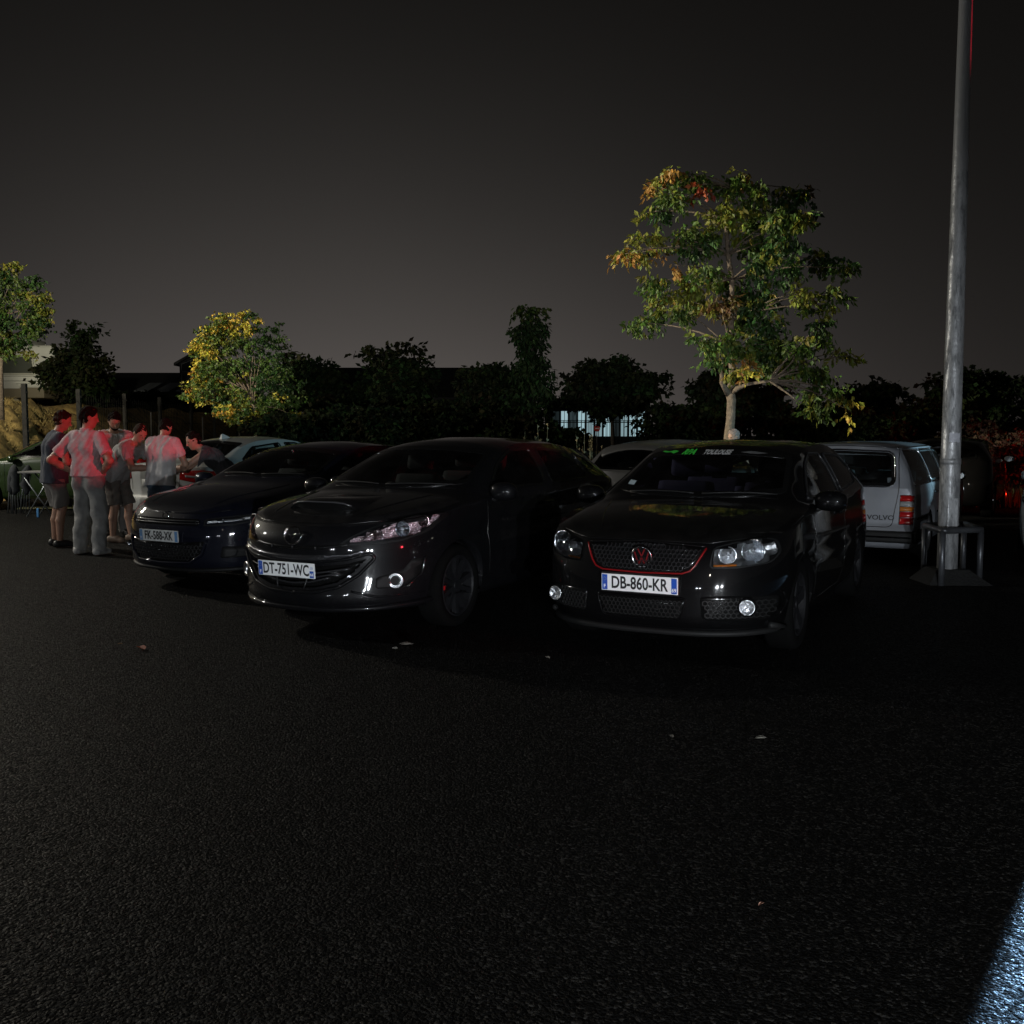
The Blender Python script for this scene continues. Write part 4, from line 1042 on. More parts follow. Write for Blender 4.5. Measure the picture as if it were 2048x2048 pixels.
# ---- compact hatchback (tail); one mould, three painted cars
def compact(name, label, paint, x, y, rot, rear=True, group=None, H=0.0, brake=True):
    L = 4.0; Z = lambda P: [(a, b + (H if b > 1.0 else 0)) for a, b in P]
    loc = rear_place(x, y, L, rot) if rear else (x, y, 0)
    c = Car(dict(name=name, label=label, cat='car', loc=loc, rot=rot, L=L, W=.86, zb=.22, Df=.8, Dr=.45, ef=2.7, er=3.2, wx=(.82, 3.35), Ra=.34, zw=.31, hood=1.0, roof=(1.75, 3.6), group=group, res=.045, rows=13,
        nf=[(.18, .10), (.3, 0), (.6, .02), (.75, .07), (.85, .16)], nr=NR, wz=WZ,
        ztop=[(0, .78), (.4, .85), (1.0, .93), (2, .97), (3.2, 1.0), (4.0, .98)],
        zc=[(.09, .79), (.4, .90), (.95, 1.0), (1.1, 1.05), (1.75, 1.345), (2.1, 1.39), (2.6, 1.40), (3.2, 1.375), (3.58, 1.335), (3.68, 1.29), (3.84, 1.06), (3.94, .98)],
        ry=[(0, .66), (1.0, .71), (1.9, .60), (3.6, .585), (3.9, .64)],
        rz=[(.09, .785), (.4, .865), (1.0, .955), (1.2, 1.0), (1.85, 1.30), (2.3, 1.35), (3.2, 1.32), (3.55, 1.255), (3.72, 1.12), (3.94, .985)]))
    c.window('rear_window', rounded(mirror_poly([(0, 1.02), (.60, 1.03), (.53, 1.27), (0, 1.30)]), .05), 'r', .03, glass=M_tint)
    if brake: c.patch('third_brake_lamp', [(-.17, 1.325), (.17, 1.325), (.16, 1.345), (-.16, 1.345)], 'r', mat('bright_red_lens', (.6, .03, .02), .2, coat=.5), .006, .03)
    c.patch('roof_spoiler', rounded([(3.50, -.55), (3.70, -.52), (3.70, .52), (3.50, .55)], .04), 't', paint, .016, .05, None, .02)
    tube_obj('rear_wiper', [c.hit((y_, 1.04 + .02 * abs(y_)), 'r', .015)[0] for y_ in np.linspace(-.05, .35, 7)], .008, M_black, c.root, 5)
    for sgn in (1, -1):
        ax = 'l' if sgn < 0 else 'R'
        if brake: c.patch('tail_lamp', rounded([(sgn * .56, .80), (sgn * .82, .78), (sgn * .80, .98), (sgn * .62, .96)], .03), 'r', M_redlens, .006, .03)
        hp = rounded([(sgn * .46, .68), (sgn * .70, .69), (sgn * .80, .76), (sgn * .74, .84), (sgn * .50, .78)], .03)
        c.headlamp(hp if sgn > 0 else hp[::-1], [(sgn * .64, .755, .055, M_bowl)], depth=.08)
        for pl in ([(1.32, 1.02), (2.2, 1.015), (2.25, 1.315), (1.9, 1.31)], [(2.33, 1.02), (3.15, 1.04), (3.3, 1.12), (3.1, 1.26), (2.38, 1.315)]):
            c.window('side_window', rounded(pl, .05), ax, .02, .003)
        c.line('door_gap', [(1.22, .95), (1.22, .35), (1.5, .29), (2.2, .29), (2.29, .98)], ax, M_seal, .004, -.001, .05)
        c.mirror(1.4, .81, .99, sgn, paint)
    c.patch('front_grille', rounded(mirror_poly([(0, .34), (.42, .36), (.36, .50), (0, .50)]), .03), 'f', M_black, .004, .05)
    if brake: c.patch('tail_plate', [(-.26, .70), (.26, .70), (.26, .81), (-.26, .81)], 'r', M_plate2, .008, .1, None, .008)
    c.window('windscreen', rounded(mirror_poly([(0, 1.05), (.63, 1.075), (.56, 1.30), (0, 1.345)]), .05), 'f', .03)
    c.cabin(1.95, None, -1, 1.35, None)
    c.wheels(.31, 5, M_rim_s, None, .02)
    c.finish(paint)
    return c
compact('white_compact_car', 'pale grey compact car with a red strip brake lamp, behind the two black hatchbacks', P_grey, 1.45, 12.75, 240, group='cars parked with their tails to the camera', H=0)
compact('dark_compact_car', 'dark compact car in red glow behind the lamp post, right of the silver estate', P_dark, 7.45, 17.9, 240, brake=False)
compact('white_headlight_car', 'pale car at the right picture edge, only its front corner showing', P_white, 5.93, 10.4, 50, rear=False)
compact('green_car', 'lime green car at the left picture edge behind the folded camping chairs', P_green, -11.0, 20.4, 4, rear=False, group=None)
# ------------------------------------------------------------------ ground
def asphalt():
    m = bpy.data.materials.new('asphalt'); m.use_nodes = True; t = m.node_tree; b = t.nodes['Principled BSDF']
    N = t.nodes.new; L = t.links.new
    tcn = N('ShaderNodeTexCoord')
    v = N('ShaderNodeTexVoronoi'); v.inputs['Scale'].default_value = 95; L(tcn.outputs['Object'], v.inputs['Vector'])
    v2 = N('ShaderNodeTexVoronoi'); v2.inputs['Scale'].default_value = 230; L(tcn.outputs['Object'], v2.inputs['Vector'])
    n = N('ShaderNodeTexNoise'); n.inputs['Scale'].default_value = .55; n.inputs['Detail'].default_value = 5; L(tcn.outputs['Object'], n.inputs['Vector'])
    n2 = N('ShaderNodeTexNoise'); n2.inputs['Scale'].default_value = 45; n2.inputs['Detail'].default_value = 6; L(tcn.outputs['Object'], n2.inputs['Vector'])
    sep = N('ShaderNodeSeparateColor'); L(v.outputs['Color'], sep.inputs[0])
    mr = N('ShaderNodeMapRange'); mr.inputs[3].default_value = .0012; mr.inputs[4].default_value = .075; pw_ = N('ShaderNodeMath'); pw_.operation = 'POWER'; pw_.inputs[1].default_value = 7.0; L(sep.outputs[0], pw_.inputs[0]); L(pw_.outputs[0], mr.inputs[0])
    mr2 = N('ShaderNodeMapRange'); mr2.inputs[1].default_value = .3; mr2.inputs[2].default_value = .7; mr2.inputs[3].default_value = .72; mr2.inputs[4].default_value = 1.2; L(n.outputs[0], mr2.inputs[0])
    mu = N('ShaderNodeMath'); mu.operation = 'MULTIPLY'; L(mr.outputs[0], mu.inputs[0]); L(mr2.outputs[0], mu.inputs[1])
    mx = N('ShaderNodeMix'); mx.data_type = 'RGBA'; mx.blend_type = 'MULTIPLY'; mx.inputs[0].default_value = 1
    L(mu.outputs[0], mx.inputs[6]); mx.inputs[7].default_value = (1.0, .96, .90, 1); L(mx.outputs[2], b.inputs['Base Color'])
    r = N('ShaderNodeMapRange'); r.inputs[3].default_value = .38; r.inputs[4].default_value = .95; L(sep.outputs[1], r.inputs[0]); L(r.outputs[0], b.inputs['Roughness'])
    b.inputs['Specular IOR Level'].default_value = .10
    ad = N('ShaderNodeMath'); ad.operation = 'MULTIPLY_ADD'; ad.inputs[1].default_value = -1.0
    L(v.outputs['Distance'], ad.inputs[0])
    m3 = N('ShaderNodeMath'); m3.operation = 'MULTIPLY'; m3.inputs[1].default_value = .7; L(n2.outputs[0], m3.inputs[0]); L(m3.outputs[0], ad.inputs[2])
    a2 = N('ShaderNodeMath'); a2.operation = 'MULTIPLY_ADD'; a2.inputs[1].default_value = -.35; L(v2.outputs['Distance'], a2.inputs[0]); L(ad.outputs[0], a2.inputs[2])
    bp = N('ShaderNodeBump'); bp.inputs['Strength'].default_value = 1.0; bp.inputs['Distance'].default_value = .011
    L(a2.outputs[0], bp.inputs['Height']); L(bp.outputs[0], b.inputs['Normal'])
    return m
bm = bmesh.new(); bmesh.ops.create_grid(bm, x_segments=2, y_segments=2, size=400)
tag(bm_obj('ground', bm, asphalt()), kind='structure')
M_soil = mat('verge_grass', (.06, .06, .022), .95, var=.6, vscale=3, bump=.8, bscale=25)
M_bank = mat('dry_grass', (.34, .23, .075), .95, var=.8, vscale=3.5, bump=1.0, bscale=14)
# verge behind the rows of cars
V, F = [], []
nx, ny = 60, 14
for i in range(nx + 1):
    for j in range(ny + 1):
        x = -9.5 + 60 * i / nx; y = (19.6 if x < 5.5 else 21.4) + 130 * (j / ny) ** 2.2
        V.append((x, y + .25 * math.sin(x * .7), .03 + (.10 * random.random() if j else 0)))
for i in range(nx):
    for j in range(ny): F.append((i * (ny + 1) + j, (i + 1) * (ny + 1) + j, (i + 1) * (ny + 1) + j + 1, i * (ny + 1) + j + 1))
tag(mesh_obj('grass_verge', V, F, M_soil, None, True), kind='structure')
# bank on the left
def bank_z(x, y):
    s = min(max((-11.15 - x) / 3.0, 0), 1); s = s * s * (3 - 2 * s)
    e = min(max((y - 20.6) / 3.0, 0), 1)
    return (2.25 * s + .10 * math.sin(x * 2.1 + y * 1.3) * s + .07 * math.sin(x * 5.3 - y * 3.1) * s) * e
V, F = [], []
xs = np.concatenate([np.linspace(-11.0, -15, 34), np.linspace(-15.4, -60, 30)]); ys = np.concatenate([np.linspace(20.5, 32, 60), np.linspace(32.5, 110, 40)])
for x in xs:
    for y in ys: V.append((x, y, bank_z(x, y) + .01 + (.13 * math.sin(x * 3.7 + 2.2 * math.sin(y * 2.3)) * math.sin(y * 3.1 + 1.7 * math.sin(x * 2.9)) + random.uniform(-.07, .07)) * (bank_z(x, y) > .1)))
ny = len(ys)
for i in range(len(xs) - 1):
    for j in range(ny - 1): F.append((i * ny + j, i * ny + j + 1, (i + 1) * ny + j + 1, (i + 1) * ny + j))
tag(mesh_obj('embankment', V, F, M_bank, None, True), kind='structure')
def blades(name, n, region, hfun, h0, h1, m, label, kind='stuff', lean=.5):
    V = np.zeros((n, 3, 3)); 
    for i in range(n):
        x, y = region(); z = hfun(x, y); h = random.uniform(h0, h1); a = random.uniform(0, 6.28); w = .008 + .006 * random.random()
        l = random.uniform(0, lean) * h; b = random.uniform(0, 6.28)
        V[i, 0] = (x - w * math.cos(a), y - w * math.sin(a), z - .02); V[i, 1] = (x + w * math.cos(a), y + w * math.sin(a), z - .02); V[i, 2] = (x + l * math.cos(b), y + l * math.sin(b), z + h)
    o = mesh_obj(name, V.reshape(-1, 3).tolist(), [(3 * i, 3 * i + 1, 3 * i + 2) for i in range(n)], m)
    return tag(o, label, 'grass', kind=kind)
M_straw = mat('straw', (.46, .35, .13), .9, var=.4, vscale=1.5, transl=.3)
blades('dry_grass_tufts', 9000, lambda: (random.uniform(-15.5, -11.2), random.uniform(21, 31)), bank_z, .03, .13, M_straw, 'dry yellow grass covering the lit bank on the left', lean=1.6)
M_dgrass = mat('dull_grass', (.09, .10, .035), .9, var=.4, vscale=1.5, transl=.3)
blades('verge_grass_tufts', 7000, lambda: (random.uniform(-9, 14), random.uniform(19.8, 23.5)), lambda x, y: .05, .10, .45, M_dgrass, 'rough dark grass along the verge behind the parked cars')

# ------------------------------------------------------------------ trees
M_leaf = mat('leaf', (.1, .12, .03), .55, attr='Col', transl=.35)
M_dleaf = mat('dark_leaf', (.03, .05, .02), .7, attr='Col', transl=.15, spec=.1)
M_bark = mat('bark', (.16, .12, .085), .9, var=.35, vscale=14, bump=.9, bscale=30)
M_dbark = mat('dark_bark', (.05, .04, .03), .9, var=.3, vscale=10)
def crown(name, clumps, parent, m, ln=.09, wd=.034, droop=1.0, dens=1.0, spray=2.4):
    Vs, Cs = [], []
    for (c, r, n, col, jit) in clumps:
        n = max(6, int(n * dens))
        # compound leaves: little sprays of leaflets that hang from a twig end
        ns = max(2, n // 9)
        sc = rng.normal(size=(ns, 3)); sc /= np.linalg.norm(sc, axis=1)[:, None]; sc *= (rng.random(ns) ** .45)[:, None] * r
        sc[:, 2] *= .75
        sd = rng.normal(size=(ns, 3)); sd[:, 2] = -abs(sd[:, 2]) * .6 * droop; sd /= np.linalg.norm(sd, axis=1)[:, None]
        k = rng.integers(0, ns, n); t = rng.random(n)
        pos = sc[k] + sd[k] * (t * ln * spray)[:, None] + rng.normal(size=(n, 3)) * ln * .25 + np.array(c)
        d = sd[k] * .6 + rng.normal(size=(n, 3)) * .55; d[:, 2] -= .75 * droop; d /= np.linalg.norm(d, axis=1)[:, None]
        s = np.cross(d, rng.normal(size=(n, 3))); s /= np.linalg.norm(s, axis=1)[:, None] + 1e-9
        nn = np.cross(d, s)
        L = ln * (0.65 + .7 * rng.random(n)); Wd = wd * (.65 + .7 * rng.random(n))
        a = pos; b = pos + d * (L * .45)[:, None] + s * Wd[:, None] + nn * (L * .08)[:, None]; e = pos + d * L[:, None]; f = pos + d * (L * .45)[:, None] - s * Wd[:, None] + nn * (L * .08)[:, None]
        Vs.append(np.stack([a, b, e, f], 1).reshape(-1, 3))
        cc = np.array(col) * (1 + jit * rng.normal(size=(n, 1))) * (1 + .12 * rng.normal(size=(n, 3)))
        Cs.append(np.repeat(np.clip(cc, .004, .9), 4, 0))
    V = np.concatenate(Vs); Cc = np.concatenate(Cs); n = len(V) // 4
    me = bpy.data.meshes.new(name)
    me.from_pydata(V.tolist(), [], [(4 * i, 4 * i + 1, 4 * i + 2, 4 * i + 3) for i in range(n)])
    at_ = me.color_attributes.new('Col', 'FLOAT_COLOR', 'POINT')
    at_.data.foreach_set('color', np.concatenate([Cc, np.ones((len(Cc), 1))], 1).astype(np.float32).ravel())
    me.materials.append(m); o = bpy.data.objects.new(name, me); C.objects.link(o); o.parent = parent; o.location = (0, 0, 0)
    return o
def branch_to(acc, a, b, r0, r1, sag=.12, wob=.06):
    a, b = Vector(a), Vector(b); P = []
    n = 6; side = Vector((random.uniform(-1, 1), random.uniform(-1, 1), 0)) * wob * (b - a).length
    for i in range(n + 1):
        t = i / n; P.append(a.lerp(b, t) + Vector((0, 0, sag * (b - a).length * math.sin(math.pi * t))) + side * math.sin(math.pi * 2 * t))
    acc.tube(P, [r0 + (r1 - r0) * i / n for i in range(n + 1)], 6); return P

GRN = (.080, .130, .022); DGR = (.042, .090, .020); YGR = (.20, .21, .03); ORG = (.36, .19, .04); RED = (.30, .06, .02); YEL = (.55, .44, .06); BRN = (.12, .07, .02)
# the tall tree behind the parked cars
D = 17.0
base = at(1458, 874, D); base.z = 0
tree = thing('tall_tree', 'tall leafy tree with orange-tipped sprays standing behind the parked black hatchback', 'tree', base)
def rel(px, py, dd=0.0): return at(px, py, D + dd) - base
def trunk_pts(L): return [rel(x, y) for x, y in L]
P0 = [Vector((-.02, 0, -.1))] + trunk_pts([(1457, 880), (1461, 840), (1463, 800), (1458, 778)])
tube_obj('trunk', P0, [.105, .085, .075, .075, .09], M_bark, tree, 10)
br = Acc()
main = trunk_pts([(1460, 785), (1466, 760), (1463, 700), (1462, 640), (1464, 560), (1456, 510), (1452, 440), (1468, 380)])
br.tube(main, [.085, .062, .055, .05, .045, .04, .028, .012], 8)
left = [rel(1458, 790), rel(1444, 766, -.2), rel(1443, 735, -.35), rel(1452, 722, -.4), rel(1458, 690, -.5)]
br.tube(left, [.06, .04, .034, .03, .016], 8)
rgt = [rel(1462, 785), rel(1478, 775, -.2), rel(1495, 768, -.3), rel(1540, 762, -.5), rel(1580, 790, -.6), rel(1600, 808, -.6)]
br.tube(rgt, [.06, .04, .032, .022, .014, .008], 8)
nodes = [p for p in main] + left[1:] + rgt[1:4]
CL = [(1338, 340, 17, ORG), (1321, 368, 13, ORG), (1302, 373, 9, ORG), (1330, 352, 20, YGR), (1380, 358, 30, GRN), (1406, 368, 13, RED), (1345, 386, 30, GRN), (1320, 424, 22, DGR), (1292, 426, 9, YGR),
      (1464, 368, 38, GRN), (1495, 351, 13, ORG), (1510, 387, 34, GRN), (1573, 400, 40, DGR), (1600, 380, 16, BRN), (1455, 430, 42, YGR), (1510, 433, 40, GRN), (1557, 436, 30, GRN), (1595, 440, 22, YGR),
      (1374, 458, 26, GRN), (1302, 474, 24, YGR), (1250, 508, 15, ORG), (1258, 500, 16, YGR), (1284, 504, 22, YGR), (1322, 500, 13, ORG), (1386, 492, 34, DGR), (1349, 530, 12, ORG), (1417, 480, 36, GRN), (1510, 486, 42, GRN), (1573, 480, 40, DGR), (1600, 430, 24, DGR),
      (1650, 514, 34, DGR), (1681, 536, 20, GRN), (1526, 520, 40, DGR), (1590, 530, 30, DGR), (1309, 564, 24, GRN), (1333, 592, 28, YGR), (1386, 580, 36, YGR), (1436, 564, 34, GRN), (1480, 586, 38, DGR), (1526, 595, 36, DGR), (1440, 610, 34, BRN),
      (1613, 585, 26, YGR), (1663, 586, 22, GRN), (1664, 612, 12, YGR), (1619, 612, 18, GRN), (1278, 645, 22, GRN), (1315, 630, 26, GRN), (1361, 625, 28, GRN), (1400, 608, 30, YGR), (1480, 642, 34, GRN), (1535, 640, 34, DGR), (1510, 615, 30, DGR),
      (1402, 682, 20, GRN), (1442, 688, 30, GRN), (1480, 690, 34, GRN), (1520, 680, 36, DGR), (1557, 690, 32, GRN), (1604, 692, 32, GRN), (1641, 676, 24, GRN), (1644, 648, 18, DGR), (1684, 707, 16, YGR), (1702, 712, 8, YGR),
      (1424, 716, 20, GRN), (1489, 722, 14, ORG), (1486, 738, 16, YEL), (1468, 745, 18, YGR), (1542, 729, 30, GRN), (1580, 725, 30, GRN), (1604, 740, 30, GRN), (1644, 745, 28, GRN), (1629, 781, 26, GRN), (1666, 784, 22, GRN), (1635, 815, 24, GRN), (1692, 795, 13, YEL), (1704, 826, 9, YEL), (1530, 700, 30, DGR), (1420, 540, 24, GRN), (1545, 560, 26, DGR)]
cl = []
for (x, y, r, col) in CL:
    dd = random.uniform(-.8, .8) * (1.25 if abs(x - 1470) < 90 else .7)
    c = rel(x, y, dd); rr = r / 120.6 * .88
    ends = min(nodes, key=lambda q: (Vector(q) - c).length + max(0, (q.z - c.z)) * 1.2)
    branch_to(br, ends, c, .006 + .010 * min(1.5, (c - ends).length), .004, .06)
    hot = col in (ORG, RED, YEL)
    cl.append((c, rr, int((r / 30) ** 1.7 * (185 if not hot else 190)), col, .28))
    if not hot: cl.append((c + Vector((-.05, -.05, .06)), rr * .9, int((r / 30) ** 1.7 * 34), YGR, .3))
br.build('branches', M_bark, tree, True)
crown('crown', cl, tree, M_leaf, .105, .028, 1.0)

def small_tree(name, label, px, d, trunkL, clumps, ln, wd, base_z=0.0, bark=None, sc=1.0, group=None, nmul=1.0):
    b = at(trunkL[0][0], trunkL[0][1], d); b.z = base_z
    t = thing(name, label, 'tree', b, group=group)
    P = [Vector((0, 0, -.1))] + [at(x, y, d) - b for x, y in trunkL[1:]]
    tube_obj('trunk', P, [.075 - .045 * i / (len(P) - 1) for i in range(len(P))], bark or M_bark, t, 8)
    br = Acc(); k = d / 2050; cl = []
    for (x, y, r, col) in clumps:
        c = at(x, y, d + random.uniform(-1, 1) * r * k * 1.6) - b
        if random.random() < .30: branch_to(br, P[-1] if random.random() < .6 else P[-2], c, .014, .004, .08)
        cl.append((c, r * k * 1.15, int((r / 22) ** 1.6 * 150 * nmul), col, .3))
    br.build('branches', bark or M_bark, t, True)
    crown('crown', cl, t, M_leaf, ln, wd, .8)
    return t
YT = []
for k in range(64):
    a = random.uniform(0, 6.28); q = random.random() ** .5
    x = 472 + 84 * q * math.cos(a) + (14 if math.sin(a) > 0 else 0); y = 733 + 98 * q * math.sin(a)
    YT.append((x, y, random.uniform(13, 23), random.choice([YGR, GRN, GRN, GRN] if x < 490 else [GRN, DGR, DGR])))  # lit left and shaded right side put into the leaf colours
    if q > .62 and random.random() < .95 and (math.cos(a) < .45): YT.append((x + 8 * math.cos(a), y + 8 * math.sin(a), random.uniform(10, 18), random.choice([YEL, YEL, (.52, .32, .04)])))
for (x, y, r) in ((560, 770, 24), (585, 800, 22), (540, 800, 26), (575, 830, 18), (590, 835, 14), (530, 740, 24), (555, 720, 22), (545, 850, 12), (480, 820, 18), (450, 800, 16), (400, 785, 14), (385, 790, 10)):
    YT.append((x, y, r, random.choice([GRN, DGR, YGR])))
for (x, y) in ((380, 792), (405, 765), (415, 745), (410, 690), (430, 665), (470, 640), (490, 630), (515, 640), (440, 650), (400, 720), (395, 755), (560, 790), (590, 830), (500, 745)): YT.append((x, y, 10, YEL))
for (x, y, r) in ((420, 665, 16), (395, 700, 14), (385, 770, 12), (374, 790, 9), (545, 655, 17), (552, 682, 18), (505, 632, 14), (470, 637, 14), (440, 655, 14), (488, 626, 9), (405, 735, 14), (420, 800, 12), (455, 815, 12), (562, 745, 18), (590, 770, 16)): YT.append((x, y, r, random.choice([YGR, YEL, GRN] if x < 500 else [GRN, DGR])))  # outer clumps too: lit side paler, shaded side darker by colour
small_tree('golden_tree', 'small tree covered in golden seed pods, standing above the white saloon', 0, 26, [(520, 885), (512, 845), (508, 815), (500, 785)], YT, .078, .025, 0, nmul=1.6)
LT = []
for k in range(46):
    a = random.uniform(0, 6.28); q = random.random() ** .5
    LT.append((8 + 78 * q * math.cos(a), 615 + 88 * q * math.sin(a), random.uniform(14, 24), random.choice([GRN, GRN, YGR, DGR, DGR])))
for (x, y, r) in ((20, 690, 16), (60, 705, 12), (5, 700, 16), (95, 622, 14), (80, 590, 18), (30, 530, 14), (70, 640, 18), (10, 540, 18)): LT.append((x, y, r, YGR))
small_tree('lamplit_tree', 'bright lamplit tree cut off by the left picture edge, above the bank', 0, 26, [(2, 800), (1, 740), (4, 700), (12, 660), (14, 630)], LT, .09, .029, 1.9, nmul=1.5)

def dark_tree(name, label, px, py, rx, ry, d, n=46, leaf=.16, group='dark trees along the boundary', cat='tree', shape=None, dens=1.0, tone=None):
    k = d / 2050; c0 = at(px, py, d); b = Vector((c0.x, c0.y, 0)); t = thing(name, label, cat, b, group=group)
    top = c0.z; P = [Vector((0, 0, 0)), Vector((.04, 0, top * .45)), Vector((-.03, 0, top * .9))]
    tube_obj('trunk' if cat == 'tree' else 'stem', P, [.03 + .03 * top / 3, .06, .03], M_dbark, t, 8)
    cl = []
    for i in range(n):
        v = rng.normal(size=3); v /= np.linalg.norm(v); q = rng.random() ** .4
        c = Vector((v[0] * rx * k * q, v[1] * rx * k * q * .9, c0.z + v[2] * ry * k * q))
        if c.z < .1: c.z = abs(c.z) + .1
        r = min(rx, ry) * k * .34
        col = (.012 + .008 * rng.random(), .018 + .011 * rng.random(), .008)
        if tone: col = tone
        cl.append((c, r, int(105 * dens), col, .3))
    crown('crown' if cat == 'tree' else 'foliage', cl, t, M_dleaf, leaf, leaf * .34, .35)
    return t
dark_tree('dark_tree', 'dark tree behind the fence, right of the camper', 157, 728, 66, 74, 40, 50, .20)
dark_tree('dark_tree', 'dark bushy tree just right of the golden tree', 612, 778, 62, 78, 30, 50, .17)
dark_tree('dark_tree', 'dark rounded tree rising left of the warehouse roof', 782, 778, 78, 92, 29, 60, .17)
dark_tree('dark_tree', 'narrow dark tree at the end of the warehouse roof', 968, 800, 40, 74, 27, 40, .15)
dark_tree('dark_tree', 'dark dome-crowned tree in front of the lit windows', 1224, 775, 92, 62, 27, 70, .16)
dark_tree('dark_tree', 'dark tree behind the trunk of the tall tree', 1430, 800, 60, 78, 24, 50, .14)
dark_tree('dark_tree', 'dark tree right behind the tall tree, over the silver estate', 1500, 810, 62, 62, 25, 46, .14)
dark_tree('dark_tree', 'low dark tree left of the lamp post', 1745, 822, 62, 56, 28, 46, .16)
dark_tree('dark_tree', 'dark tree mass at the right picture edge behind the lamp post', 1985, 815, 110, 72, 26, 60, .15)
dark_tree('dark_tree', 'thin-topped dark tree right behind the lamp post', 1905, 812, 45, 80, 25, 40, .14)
for i_, (x_, y_, s_) in enumerate(((15, 792, 'under the camper'), (95, 796, 'right of the camper'), (165, 800, 'behind the nearest fence posts'), (235, 806, 'behind the bearded man'), (310, 812, 'in front of the long shed'))):
    dark_tree('shrub', 'dark shrub on top of the bank ' + s_, x_, y_, 62, 26, 56, 22, .22, 'shrubs on top of the bank', 'shrub')
# ivy-grown column
cb = at(1062, 850, 27); b = Vector((cb.x, cb.y, 0)); t = thing('ivy_column_tree', 'tall narrow ivy-covered tree with a tufted top', 'tree', b)
tube_obj('trunk', [(0, 0, 0), (.05, 0, 2.5), (-.02, 0, (at(1058, 630, 27)).z)], [.14, .09, .03], M_dbark, t, 8)
cl = []
k = 27 / 2050
for (x, y, r, n) in ((1060, 640, 15, 90), (1058, 655, 24, 260), (1045, 668, 16, 120), (1078, 660, 18, 140), (1062, 675, 26, 260), (1056, 695, 19, 200), (1062, 715, 26, 260), (1058, 740, 34, 320), (1040, 745, 20, 140), (1075, 740, 28, 240), (1065, 770, 40, 420), (1085, 775, 28, 220), (1045, 790, 34, 300), (1080, 805, 36, 320), (1060, 835, 46, 420), (1085, 850, 36, 260), (1040, 850, 36, 260)):
    for q in (-.5, .5): cl.append((at(x, y, 27 + q * r * k * 1.4) - b, r * k * 1.0, n // 2, (.022, .04, .014), .3))
for j in range(14):
    s_ = -1 if j % 2 else 1; u = (j // 2) / 7
    cl.append((at(1058 + s_ * (3 + 16 * u), 618 - 6 * math.sin(u * 3.1) + 5 * u, 27) - b, .06, 16, (.04, .06, .015), .3))
crown('crown', cl, t, M_dleaf, .15, .04, 1.2)
tube_obj('top_twig', [at(1058, 645, 27) - b, at(1057, 622, 27) - b, at(1050, 613, 27) - b], [.03, .02, .01], M_dbark, t, 6)
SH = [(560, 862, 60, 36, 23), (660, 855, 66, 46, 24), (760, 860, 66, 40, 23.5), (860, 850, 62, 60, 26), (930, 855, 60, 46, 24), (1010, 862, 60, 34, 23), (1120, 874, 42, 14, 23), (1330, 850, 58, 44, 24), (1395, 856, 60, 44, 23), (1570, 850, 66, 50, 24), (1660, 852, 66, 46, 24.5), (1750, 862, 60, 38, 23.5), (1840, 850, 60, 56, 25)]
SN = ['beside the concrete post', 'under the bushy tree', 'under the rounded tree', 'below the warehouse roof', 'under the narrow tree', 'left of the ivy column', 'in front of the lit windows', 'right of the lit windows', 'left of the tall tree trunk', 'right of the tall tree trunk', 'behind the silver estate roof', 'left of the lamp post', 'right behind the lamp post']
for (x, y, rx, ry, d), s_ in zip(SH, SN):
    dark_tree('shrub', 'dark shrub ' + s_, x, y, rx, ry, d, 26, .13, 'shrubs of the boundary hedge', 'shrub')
# red-lit scrub on the right
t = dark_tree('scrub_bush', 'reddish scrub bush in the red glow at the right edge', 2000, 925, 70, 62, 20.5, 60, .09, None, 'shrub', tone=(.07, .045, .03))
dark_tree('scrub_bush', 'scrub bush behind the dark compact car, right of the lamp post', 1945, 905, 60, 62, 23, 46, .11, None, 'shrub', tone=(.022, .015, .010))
# dry weeds behind the cars
M_weed = mat('dry_weed', (.24, .20, .11), .9, var=.3)
for i, (px, top, s_) in enumerate(((1086, 842, 'tallest, behind the rear of the graphite hatchback'), (1040, 862, 'left of the tallest weed'), (1168, 858, 'above the pale grey compact car'), (1190, 866, 'right of the pale grey compact car roof'), (1300, 872, 'left of the glossy hatchback roof'))):
    b = at(px, 880, 17.6); b.z = 0; a = Acc(); H = at(px, top, 17.6).z
    for k in range(9):
        x = random.uniform(-.16, .16); hh = H * random.uniform(.72, 1.0)
        a.tube([(x * .3, 0, 0), (x * .7, random.uniform(-.05, .05), hh * .6), (x, random.uniform(-.08, .08), hh)], [.007, .005, .003], 4)
        for q in range(6):
            z = hh * random.uniform(.6, 1.0); u = x * (z / hh); a.add([(u, 0, z), (u + random.uniform(-.05, .05), .02, z + .03), (u + random.uniform(-.03, .03), -.02, z + .05)], [(0, 1, 2)])
    o = a.build('dry_weed', M_weed); o.location = b; tag(o, 'dry brown weed stalks, ' + s_, 'weed', 'dry weeds behind the cars')

